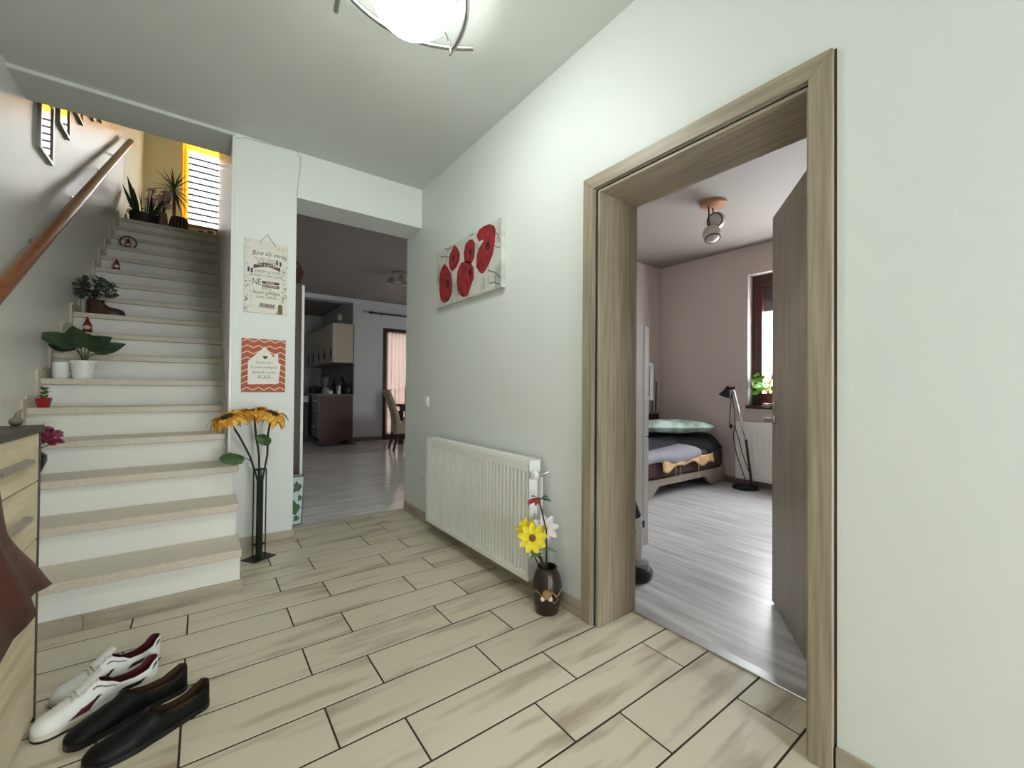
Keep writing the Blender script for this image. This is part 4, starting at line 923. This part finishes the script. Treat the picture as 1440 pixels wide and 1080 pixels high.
MB().tube([(1.34, kY+.69, .72), (1.68, kY+.69, .72)], .01, 8).tube([(1.36, kY+.69, .72), (1.36, kY+.725, .72)], .006, 6).tube([(1.66, kY+.69, .72), (1.66, kY+.725, .72)], .006, 6).build('handle', STEEL, ov)
KCR = mat('cabinet_cream', S(206, 196, 178), .4)
upc = thing('kitchen_wall_unit', 'cream kitchen wall cupboard with brown leaf-shaped handles above the worktop', 'cabinet', (2.2, kY+.9, 1.6))
B(2.03, 2.405, kY, kY+2.75, 1.585, 2.35).build('body', KCR, upc)
for k in range(5):
    d_ = B(2.012, 2.029, kY+.003+k*.55, kY+.547+k*.55, 1.59, 2.345).build('door', KCR, upc, bevel=.002)
    q = [(kY+.10+k*.55, 1.63), (kY+.16+k*.55, 1.74), (kY+.10+k*.55, 1.88), (kY+.04+k*.55, 1.74)]
    MB().prism(q, 'x', 2.002, 2.0119).build('handle', DBROWN, d_)
B(2.406, 2.42, kY-.001, kY+.02, 1.6, 2.35).build('edge_strip', DBROWN, upc)
struct(B(2.405, 2.43, kY+.02, 11.4, .97, 1.585).build('trim_3', mat('splashback', S(96, 92, 88), .3)))
def bottle(nm, lab, cat, x, y, prof, m, grp=None):
    c = Vector((x, y, .9685)); return tag(MB().lathe(prof, c, 16).build(nm, m, loc=c, smooth=True), lab, cat, grp)
CL = mat('steel_shiny', S(170, 168, 165), .2, .9); DKP = mat('pan_dark', S(26, 24, 24), .4)
bl_ = thing('blender', 'kitchen blender with grey base and dark lid on the worktop', 'blender', (1.95, 8.85, .9685))
MB().lathe([(.075, 0), (.07, .1), (.055, .12)], (1.95, 8.85, .9685), 16).build('base', mat('blender_base', S(150, 142, 134), .4), bl_, smooth=True)
MB().lathe([(.05, .121), (.075, .32), (.07, .32), (.048, .13)], (1.95, 8.85, .9685), 16, cap=False).build('jug', thin_glass('jug_glass', (.7, .7, .7, 1), .2), bl_, smooth=True)
MB().lathe([(.078, .321), (.078, .35), (.04, .37), (.03, .39), (.001, .39)], (1.95, 8.85, .9685), 16).build('lid', BLACKP, bl_, smooth=True)
bottle('utensil_pot', 'steel utensil pot standing on the kitchen worktop', 'pot', 2.17, 8.75, [(.055, 0), (.055, .16), (.05, .16), (.05, .02), (.001, .02)], CL)
ut = thing('knife_block', 'dark block of kitchen knives near the wall on the worktop', 'knife block', (2.3, 8.95, .9685))
MB().prism([(2.22, .9685), (2.36, .9685), (2.36, 1.18), (2.28, 1.22)], 'y', 8.9, 9.0).build('block', DKP, ut)
for k in range(4): MB().tube([(2.30+.015*k, 8.92+.02*k, 1.18), (2.25+.015*k, 8.92+.02*k, 1.30)], .01, 6).build('handle', BLACKP, ut)
bottle('toaster_jar', 'round dark kettle with a pale label on the kitchen worktop', 'kettle', 2.31, 8.72, [(.07, 0), (.085, .05), (.08, .12), (.05, .16), (.02, .18), (.001, .185)], DKP)
bottle('sugar_bowl', 'small white sugar bowl at the worktop edge', 'bowl', 1.99, 8.68, [(.04, 0), (.055, .03), (.055, .06), (.001, .07)], WHITE)
bottle('saucepan', 'black saucepan farther along the kitchen worktop', 'saucepan', 1.95, 9.3, [(.11, 0), (.12, .09), (.115, .09), (.105, .01), (.001, .01)], DKP)
bottle('red_casserole', 'dark red casserole beside the black saucepan', 'casserole', 1.92, 9.62, [(.13, 0), (.14, .1), (.13, .13), (.03, .16), (.001, .165)], mat('dark_red_enamel', S(70, 20, 22), .3))
bottle('oil_bottle', 'slim dark bottle standing behind the blender', 'bottle', 2.14, 9.05, [(.035, 0), (.035, .18), (.014, .24), (.014, .3), (.001, .3)], mat('bottle_dark', S(28, 30, 24), .15))
pc = Vector((2.16, 8.76, 2.3505))
t = thing('glass_vase', 'stacked green glass vase on the cream kitchen cupboard', 'vase', pc)
MB().lathe([(.09, 0), (.095, .03), (.05, .07)], pc, 16).build('foot', mat('green_glass', S(120, 126, 88), .2), t, smooth=True)
MB().lathe([(.035, .07), (.05, .11), (.055, .18), (.05, .19)], pc, 16).build('bowl', mat('pale_glass', S(170, 168, 156), .15), t, smooth=True)
mt = tag(B(1.75, 2.40, 8.3, 8.6, .0003, .01).build('kitchen_mat', mat('mat_blue_grey', S(96, 104, 116), .9, c2=S(60, 66, 76), nscale=60), loc=(2.1, 8.45, 0)), 'blue-grey floor mat at the end of the kitchen base unit', 'mat')
fb = MB().lathe([(.06, 0), (.08, .05), (.074, .05), (.055, .012), (.001, .01)], (2.22, 8.5, .0105), 16); tag(fb.build('feeding_bowl', mat('bowl_black', S(30, 26, 24), .4), loc=(2.22, 8.5, .0105), smooth=True), 'dark feeding bowl on the kitchen floor mat', 'bowl')
# balcony door, curtain, rod
w3 = estruct('window_3', ((BX0+BX1)/2, KY+.1, 0)); f = .09
mb = MB().box(BX0, BX0+f, KY-.01, KY+.12, 0, BZ1).box(BX1-f, BX1, KY-.01, KY+.12, 0, BZ1).box(BX0+f, BX1-f, KY-.01, KY+.12, BZ1-f, BZ1).box(BX0+f, BX1-f, KY-.01, KY+.12, 0, .13).box(3.73, 3.82, KY+.02, KY+.1, .13, BZ1-f)
mb.build('window_frame', DBROWN, w3); B(BX0+f, 3.73, KY+.05, KY+.06, .13, BZ1-f).build('pane', GLASS, w3); B(3.82, BX1-f, KY+.05, KY+.06, .13, BZ1-f).build('pane', GLASS, w3)
kc = folds(BX0+.055, BX1-.06, KY+.016-.042, .10, 2.29, 160, .016, .085); tag(kc.build('sheer_curtain', sheer('pink_sheer', (.075, .047, .036, 1), .008), loc=(BX0+.6, KY-.03, .12), smooth=True), 'pinkish sheer curtain over the kitchen balcony door', 'curtain')
rl = thing('curtain_rod', 'dark red wooden curtain rod with pointed finial in the kitchen', 'curtain rod', (3.4, KY-.08, 2.6))
zr = at(525, 440, Y=KY-.09).z
MB().tube([(2.80, KY-.09, zr), (4.6, KY-.09, zr)], .016, 10).build('rod', REDBROWN, rl, smooth=True)
q = MB().lathe([(.001, 0), (.03, .05), (.022, .08), (.026, .09), (.016, .1)], n=12); q.v = [(2.70+p[2], KY-.09+p[0], zr+p[1]) for p in q.v]; q.build('finial', REDBROWN, rl, smooth=True)
for x in (3.0, 4.45): MB().box(x-.012, x+.012, KY-.1, KY-.0005, zr-.02, zr+.02).build('bracket', REDBROWN, rl)
# balcony railing outside
br_ = thing('balcony_railing', 'metal balcony railing outside the kitchen door', 'railing', (3.8, 10.0, -.1))
mb = MB()
for z in (.45, .75, 1.05): mb.tube([(2.6, 10.0, z), (5.4, 10.0, z)], .018, 6)
mb.build('rail', BLACK, br_); mb = MB()
for k in range(8): MB().tube([(2.6+.4*k, 10.0, -.1), (2.6+.4*k, 10.0, 1.05)], .015, 6).build('post', BLACK, br_)
struct(B(2.54, 5.8, KY+.26, 10.1, -.2, -.1).build('floor_balcony', mat('balcony_concrete', S(170, 166, 160), .8)))
# dining chair and table
chx, chy = 2.86, 7.22
ch = thing('dining_chair', 'cream high-backed dining chair with curved back at the dark kitchen table', 'chair', (chx, chy, 0), -.15)
CR = mat('chair_fabric', S(186, 176, 152), .7); LEG = mat('chair_leg', S(58, 40, 30), .5)
prof = [(-.14, .30), (-.13, .48), (-.15, .62), (-.22, .85), (-.30, 1.06), (-.24, 1.07), (-.16, .86), (-.09, .64), (-.05, .50), (.26, .49), (.28, .33), (.26, .30)]
MB().prism(prof, 'y', -.22, .22).build('seat_and_back', CR, ch, local=True, bevel=.012)
for x, y, dx in ((-.11, -.19, -.06), (-.11, .19, -.06), (.24, -.19, .01), (.24, .19, .01)):
    MB().tube([(x, y, .31), (x+dx*.4, y, .16), (x+dx, y, 0)], [.026, .022, .018], 6).build('leg', LEG, ch, local=True)
tb = thing('dining_table', 'dark wooden dining table seen beside the cream chair', 'table', (3.7, 7.55, 0))
B(3.02, 4.3, 7.05, 8.0, .74, .785).build('tabletop', DBROWN, tb, bevel=.004); B(3.1, 4.22, 7.13, 7.92, .65, .74).build('apron', DBROWN, tb)
for x in (3.12, 4.2):
    for y in (7.15, 7.9): B(x-.04, x+.04, y-.04, y+.04, 0, .65).build('leg', DBROWN, tb)
kd = thing('desk_chair', 'black chair back behind the kitchen table before the balcony curtain', 'chair', (3.55, 8.3, 0))
B(3.36, 3.72, 8.27, 8.31, .55, 1.12).build('backrest', BLACKP, kd, bevel=.01); B(3.34, 3.74, 8.06, 8.42, .43, .48).build('seat', BLACKP, kd, bevel=.01)
for x in (3.37, 3.71):
    for y in (8.09, 8.39): MB().tube([(x, y, .44), (x, y, 0)], .014, 6).build('leg', BLACKP, kd)
    MB().tube([(x, 8.30, .45), (x, 8.29, .6)], .012, 6).build('upright', BLACKP, kd)
pc = at(563, 384, Z=KZ)
kl = thing('kitchen_ceiling_lamp', 'small glass flower-shaped lamp on the kitchen ceiling', 'lamp', pc)
MB().lathe([(.11, -.02), (.11, -.0005)], pc, 20).build('plate', mat('lamp_plate', S(150, 140, 128), .4), kl)
for k in range(3):
    a = 2*PI*k/3+.4; c = pc+Vector((.13*math.cos(a), .13*math.sin(a), -.12)); MB().tube([pc+Vector((.04*math.cos(a), .04*math.sin(a), -.02)), c+Vector((0, 0, .05))], .008, 6).build('arm', STEEL, kl); MB().lathe([(.03, .05), (.06, .02), (.075, -.05), (.07, -.05), (.05, .01)], c, 14, cap=False).build('shade', mat('frosted_shade', S(190, 184, 176), .4), kl, smooth=True)

# ------------------------------------------------------------------ bedroom
w1 = estruct('window_1', (BXF+.15, (WY0+WY1)/2, WZ0)); f = .06; xa, xb = BXF+.12, BXF+.19
mb = MB().box(xa, xb, WY0, WY0+f, WZ0, WZ1).box(xa, xb, WY1-f, WY1, WZ0, WZ1).box(xa, xb, WY0+f, WY1-f, WZ0, WZ0+f).box(xa, xb, WY0+f, WY1-f, WZ1-f, WZ1).box(xa, xb, 1.40, 1.48, WZ0+f, WZ1-f)
mb.build('window_frame', REDBROWN, w1)
for a, b_ in ((WY0+f, 1.40), (1.48, WY1-f)):
    s_ = MB().box(xa-.02, xa+.04, a, a+.055, WZ0+f, WZ1-f).box(xa-.02, xa+.04, b_-.055, b_, WZ0+f, WZ1-f).box(xa-.02, xa+.04, a+.055, b_-.055, WZ0+f, WZ0+f+.06).box(xa-.02, xa+.04, a+.055, b_-.055, WZ1-f-.06, WZ1-f).build('sash', REDBROWN, w1)
    B(xa+.01, xa+.018, a+.055, b_-.055, WZ0+f+.06, WZ1-f-.06).build('pane', GLASS, s_)
B(BXF-.04, xa, WY0-.02, WY1+.005, WZ0-.035, WZ0+.001).build('window_sill', REDBROWN, w1)
B(xb+.01, xb+.03, WY0, WY1, WZ1-.42, WZ1).build('shutter', mat('shutter_grey', S(92, 90, 90), .6), w1)
nh = thing('neighbour_house', 'grey neighbouring house with a red roof beyond the bedroom window', 'house', (16, 6.0, -1))
B(15, 20, 3.0, 9, -1, .6).build('wall', mat('house_grey', S(150, 148, 146), .8), nh)
MB().prism([(2.6, .6), (9.4, .6), (6.0, 2.2)], 'x', 14.7, 20.3).build('roof', mat('roof_red', S(170, 84, 64), .8), nh)
# bedroom radiator
R2 = thing('bedroom_radiator', 'white ribbed panel radiator below the bedroom window sill', 'radiator', (BXF-.05, 1.9, .12))
ya, yb, za, zb, xr0 = 1.2, 2.41, .085, .745, BXF-.11
B(xr0+.02, BXF-.02, ya, yb, za, zb).build('body', WHITE, R2, bevel=.002); ys = [(ya, 0), (ya+.02, 0)]
for i in range(30):
    y = ya+.02+i*(yb-ya-.04)/30; ys += [(y, .009), (y+.008, .009), (y+.014, 0), (y+.032, 0)]
ys += [(yb-.015, 0), (yb, 0)]
MB().grid([[(xr0+d*k, y, z) for y, d in ys] for z, k in ((za, 0), (za+.04, 0), (za+.05, 1), (zb-.06, 1), (zb-.05, 0), (zb, 0))]+[[(xr0+.02, y, zb) for y, d in ys]]).build('front_panel', WHITE, R2)
# potted plant on the sill
pc = Vector((BXF+.035, 2.11, WZ0+.002))
t = thing('window_sill_plant', 'bright green leafy plant in a dark red pot on the bedroom sill', 'potted plant', pc)
pot(pc, .055, .072, .14).build('pot', mat('pot_dark_red', S(92, 36, 30), .5), t, smooth=True)
LIME = mat('lime_leaf', S(120, 176, 48), .5, c2=S(90, 146, 36), nscale=14)
random.seed(9)
for k in range(26):
    a = random.uniform(0, 2*PI); h = random.uniform(.14, .36); r = random.uniform(.02, .13)
    c = pc+Vector((r*.55*math.cos(a), r*math.sin(a), h)); MB().tube([pc+Vector((0, 0, .12)), (pc+c)/2+Vector((0, 0, .07)), c], .002, 4).build('stalk', LIME, t)
    MB().leaf(c, (math.cos(a)*.6, math.sin(a), random.uniform(-.2, .5)), (-1, random.uniform(-.5, .5), .6), .085, .075, .2, 4).build('leaf', LIME, t)
pc = Vector((BXF+.03, 2.285, WZ0+.002))
t = thing('oval_mirror', 'small dark oval table mirror standing at the bedroom window reveal', 'mirror', pc)
MB().lathe([(.028, 0), (.026, .01), (.006, .014), (.005, .2)], pc, 16).build('stand', BLACKP, t, smooth=True)
MB().ball(pc+Vector((0, 0, .255)), (.012, .03, .068), 16, 10).build('frame', BLACKP, t, smooth=True)
MB().ball(pc+Vector((-.004, 0, .255)), (.010, .024, .058), 16, 10).build('glass', MIRROR, t, smooth=True)
# fridge
fx0, fx1, fy0, fy1, fz = 1.83, 2.46, 1.757, 2.36, 1.545
fg2 = thing('fridge', 'white upright fridge with bar handles just inside the bedroom door', 'fridge', ((fx0+fx1)/2, (fy0+fy1)/2, 0))
FR = mat('fridge_white', S(206, 204, 204), .35)
B(fx0, fx1-.07, fy0, fy1, .0, fz).build('body', FR, fg2, bevel=.004)
for z0_, z1_ in ((.05, .78), (.785, fz-.004)):
    d_ = B(fx1-.063, fx1, fy0+.001, fy1, z0_, z1_).build('door', FR, fg2, bevel=.008)
    if z0_ < .5: continue
    ha, hb_ = 1.03, 1.29
    MB().box(fx1+.034, fx1+.054, fy0+.004, fy0+.022, ha, hb_).box(fx1-.002, fx1+.036, fy0+.005, fy0+.021, ha, ha+.03).box(fx1-.002, fx1+.036, fy0+.005, fy0+.021, hb_-.03, hb_).build('handle', mat('handle_pale', S(222, 222, 222), .25), d_, bevel=.003)
# handheld stick vacuum
vcx, vcy = 2.06, 1.565
vc = thing('stick_vacuum', 'black and white stick vacuum cleaner leaning beside the fridge', 'vacuum cleaner', (vcx, vcy, 0))
mb = MB().lathe([(.10, 0), (.12, .012), (.12, .04), (.085, .075), (.04, .085)], (vcx, vcy, 0), 24, 1.0, .75); mb.build('floor_head', BLACKP, vc, smooth=True)
MB().lathe([(.055, .07), (.05, .095), (.02, .10)], (vcx+.02, vcy-.02, 0), 16).build('head_cap', mat('vac_silver', S(140, 140, 142), .3), vc, smooth=True)
MB().tube([(vcx+.02, vcy, .09), (vcx+.03, vcy+.005, .17), (vcx+.01, vcy+.02, .30), (vcx, vcy+.03, .345)], [.022, .03, .058, .062], 16).build('body', mat('vac_white', S(210, 208, 202), .35), vc, smooth=True)
MB().tube([(vcx, vcy+.03, .347), (vcx-.03, vcy+.045, .45), (vcx-.07, vcy+.06, .60)], [.06, .052, .03], 16).build('dust_cup', mat('vac_smoke', S(48, 48, 52), .15), vc, smooth=True)
MB().tube([(vcx-.07, vcy+.06, .60), (vcx-.10, vcy+.075, .74)], .02, 12).build('handle', BLACKP, vc, smooth=True)
MB().tube([(vcx-.02, vcy-.01, .30), (vcx-.055, vcy-.02, .22), (vcx-.045, vcy-.02, .12), (vcx-.02, vcy, .085)], .012, 8).build('grip', BLACKP, vc, smooth=True)
MB().obox((vcx+.035, vcy-.032, .315), (.010, .004, 0), (.002, -.005, 0), (0, 0, .018)).build('switch', BLACKP, vc)
# bed
bd = thing('bed', 'low bed with brown mattress and pale wooden base in the corner', 'bed', (4.1, 3.0, 0))
b0x, b1x, b0y, b1y = 3.1, 5.06, 2.55, 3.45
BASE = mat('bed_base', S(150, 138, 128), .5); MATT = mat('mattress_brown', S(84, 62, 58), .8, c2=S(66, 46, 44), nscale=20)
MB().prism([(b0x, .03), (3.62, .03), (3.74, .125), (4.62, .125), (4.72, .03), (b1x, .03), (b1x, .19), (b0x, .19)], 'y', b0y, b0y+.03).build('side_board', BASE, bd)
B(b0x, b0x+.03, b0y+.03, b1y, .03, .19).build('end_board', BASE, bd); B(b1x-.03, b1x, b0y+.03, b1y, .03, .19).build('end_board', BASE, bd); B(b0x+.03, b1x-.03, b1y-.03, b1y, .03, .19).build('side_board', BASE, bd)
for x in (b0x+.1, b1x-.2):
    for y in (b0y+.06, b1y-.08): MB().lathe([(.028, 0), (.03, .03)], (x, y, 0), 12).build('foot', STEEL, bd)
MB().box(b0x+.01, b1x-.01, b0y+.01, b1y-.01, .191, .42).build('mattress', MATT, bd, bevel=.05, seg=3, smooth=True)
B(b0x+1.1, b1x, BYL-.035, BYL-.002, .2, .78).build('headboard', DBROWN, bd, bevel=.01)
# grey sheet with pale yellow lining spilling over the side
def cloth(name, label, cat, m, x0, x1, yfun, n=28, k=12, grp=None, th=.012):
    rows_ = [[Vector(yfun(i/k, j/n, x0+(x1-x0)*j/n)) for j in range(n+1)] for i in range(k+1)]
    o = MB().grid(rows_).build(name, m, loc=rows_[0][0], smooth=True)
    md_ = o.modifiers.new('thickness', 'SOLIDIFY'); md_.thickness = th; md_.offset = 1
    return tag(o, label, cat, grp)
def sheet(u, v, x):
    if u < .6: return (x, 3.3-(3.3-2.56)*u/.6, .445+.03*math.sin(v*7)*u+.02*math.sin(u*9+v*4))
    w_ = (u-.6)/.4; return (x+.02*math.sin(v*20)*w_, 2.54-.02*math.sin(w_*PI)-.004-.008*math.sin(v*31)*w_, .455-.105*w_-.03*math.sin(v*9+1)*w_)
cloth('bed_sheet', 'grey bed sheet folded over the bed side', 'bedding', mat('sheet_grey', S(150, 150, 158), .8, bump=.3, bscale=12), 3.12, 4.45, sheet)
def lining(u, v, x):
    return (x, 2.522-.012*u-.006*math.sin(v*26), .40-.10*u-.025*math.sin(v*8+1)-.02*math.sin(v*19)*u)
cloth('sheet_lining', 'pale yellow lining with thin ties showing below the grey sheet', 'bedding', mat('lining_yellow', S(222, 190, 140), .8, c2=S(206, 160, 110), nscale=14), 3.75, 4.72, lining, 24, 5, th=.006)
for x, tl in ((3.98, 'thin cream cloth tie nearest the lining end, outer one of the close pair'), (4.06, 'thin cream cloth tie of the close pair, next to the lone tie'), (4.42, 'lone thin cream cloth tie hanging from the yellow lining near the bed head')):
    tag(MB().tube([(x, 2.514, .30), (x+.004, 2.52, .22), (x, 2.518, .13)], .004, 5).build('sheet_tie', mat('tie_cream', S(206, 190, 164), .8), loc=(x, 2.514, .13)), tl, 'tie', 'ties hanging from the sheet lining')
def duvet(u, v, x):
    y = 3.38-(.60+.24*max(0, min(1, (v-.68)/.16)))*u; edge = math.sin(PI*min(1, max(0, .04+u*.94)))**.35
    return (x+.03*math.sin(u*5), y-.02*math.sin(v*12), .44+.185*edge*(.82+.18*math.sin(v*5+1))+.02*math.sin(v*14+u*6)-(0.10*(u-.85)/.15 if u > .85 else 0))
cloth('duvet', 'rumpled black duvet heaped at the head of the bed', 'bedding', mat('duvet_black', S(15, 15, 19), .8, bump=.5, bscale=9), 3.4, 5.0, duvet, 36, 22, th=.02)
def pil(label):
    a_, b_ = Vector((4.0, 2.98, .66)), Vector((4.93, 2.63, .645)); ax = (b_-a_); L_ = ax.length; ax.normalize(); ay = Vector((-ax.y, ax.x, 0)); mb = MB()
    for sg in (1, -1):
        rows_ = []
        for i in range(17):
            u = -1+2*i/16; r_ = []
            for j in range(13):
                v = -1+2*j/12; h = ((1-u**4)*(1-v**4))**.5
                r_.append((a_+b_)/2+ax*(u*L_/2*(1-.06*v*v))+ay*(v*.24*(1-.1*u*u)+.12)+Vector((0, 0, .02+sg*.072*h+.008*math.sin(u*7+v*3)*h)))
            rows_.append(r_)
        mb.grid(rows_)
    return tag(mb.build('pillow', mat('pillow_mint', S(186, 208, 200), .7, c2=S(128, 140, 126), scale=(1.5, 3, 1), nscale=2.2, lo=.42, hi=.6), loc=(4.45, 2.85, .62), smooth=True), label, 'pillow')
pil('mint green patterned pillow lying on the black duvet')
# curtain poles leaning in the corner
for x, z1_, r_, lab in ((4.93, 1.41, .013, 'tall grey pole leaning in the bedroom corner'), (5.0, 1.21, .009, 'shorter thin pole leaning in the bedroom corner')):
    tag(MB().tube([(x-.05, BYL-.05, .79), (x, BYL-.03, z1_)], r_, 8).build('leaning_pole', mat('pole_grey', S(74, 70, 68), .5), loc=(x, BYL-.04, .79)), lab, 'pole')
# floor lamp
lx, ly = 4.94, 2.26
fl_ = thing('floor_lamp', 'slanted floor lamp with small black shade beside the bed', 'lamp', (lx, ly, 0))
MB().lathe([(.13, 0), (.135, .012), (.12, .03), (.02, .04)], (lx, ly, 0), 24).build('base', BLACK, fl_, smooth=True)
MB().tube([(lx, ly-.07, .03), at(1049, 618, X=4.92)], .014, 10).build('pole', mat('pole_dark', S(70, 62, 58), .35, .6), fl_, smooth=True)
hd_ = at(1031, 546, X=4.92)
MB().tube([at(1049, 618, X=4.92), hd_], .012, 10).build('pole', CHROME, fl_, smooth=True)
MB().tube([hd_+Vector((0, .025, .0)), hd_+Vector((0, -.03, .0))], .016, 10).build('joint', BLACKP, fl_, smooth=True)
q = MB().lathe([(.028, .0), (.034, -.04), (.07, -.10), (.074, -.115), (.066, -.115), (.03, -.04)], n=18, cap=False); e_ = Euler((.35, 0, 0)).to_quaternion()
q.v = [tuple(hd_+Vector((0, .05, .015))+e_ @ Vector(p)) for p in q.v]; q.build('shade', BLACKP, fl_, smooth=True)
cp = [at(x, y, X=4.90) for x, y in ((1029, 552), (1027, 575), (1026, 596), (1028, 600), (1033, 598), (1031, 615), (1036, 640), (1044, 662), (1049, 678))]
MB().tube(cp, .005, 6).tube([at(x, y, X=4.90) for x, y in ((1029, 552), (1033, 580), (1034, 602), (1041, 625), (1043, 635), (1050, 655), (1056, 672))], .005, 6).build('cable', BLACKP, fl_, smooth=True)
MB().ball(at(1028, 599, X=4.90), (.02, .02, .03), 10, 8).build('plug', BLACKP, fl_, smooth=True)
# ceiling spots
pc = Vector((3.68, 1.965, ZC)); bs = thing('bedroom_spotlight', 'wooden ceiling spotlight with two frosted ball shades in the bedroom', 'lamp', pc)
MB().lathe([(.105, -.03), (.11, -.025), (.11, -.0005)], pc, 24).build('plate', mat('lamp_wood', S(170, 126, 90), .5), bs, smooth=True)
FRO = mat('frosted_ball', S(196, 190, 180), .35); RIMB = mat('rim_dark', S(40, 30, 26), .4)
for off, dn, fz_ in (((.04, .0), .155, Vector((-.9, -.25, -.2))), ((-.03, .0), .29, Vector((-.25, -.3, -1)))):
    c = pc+Vector((off[0], off[1], -dn)); MB().tube([pc+Vector((off[0], off[1]+.03, -.025)), c+Vector((0, .02, .05))], .007, 8).build('arm', DBROWN, bs)
    MB().ball(c, .078, 18, 12).build('shade', FRO, bs, smooth=True)
    q = fz_.normalized().to_track_quat('Z', 'Y'); MB().tube([c+q @ Vector((.062*math.cos(k*PI/10), .062*math.sin(k*PI/10), .05)) for k in range(21)], .006, 6, False).build('rim', RIMB, bs, smooth=True)
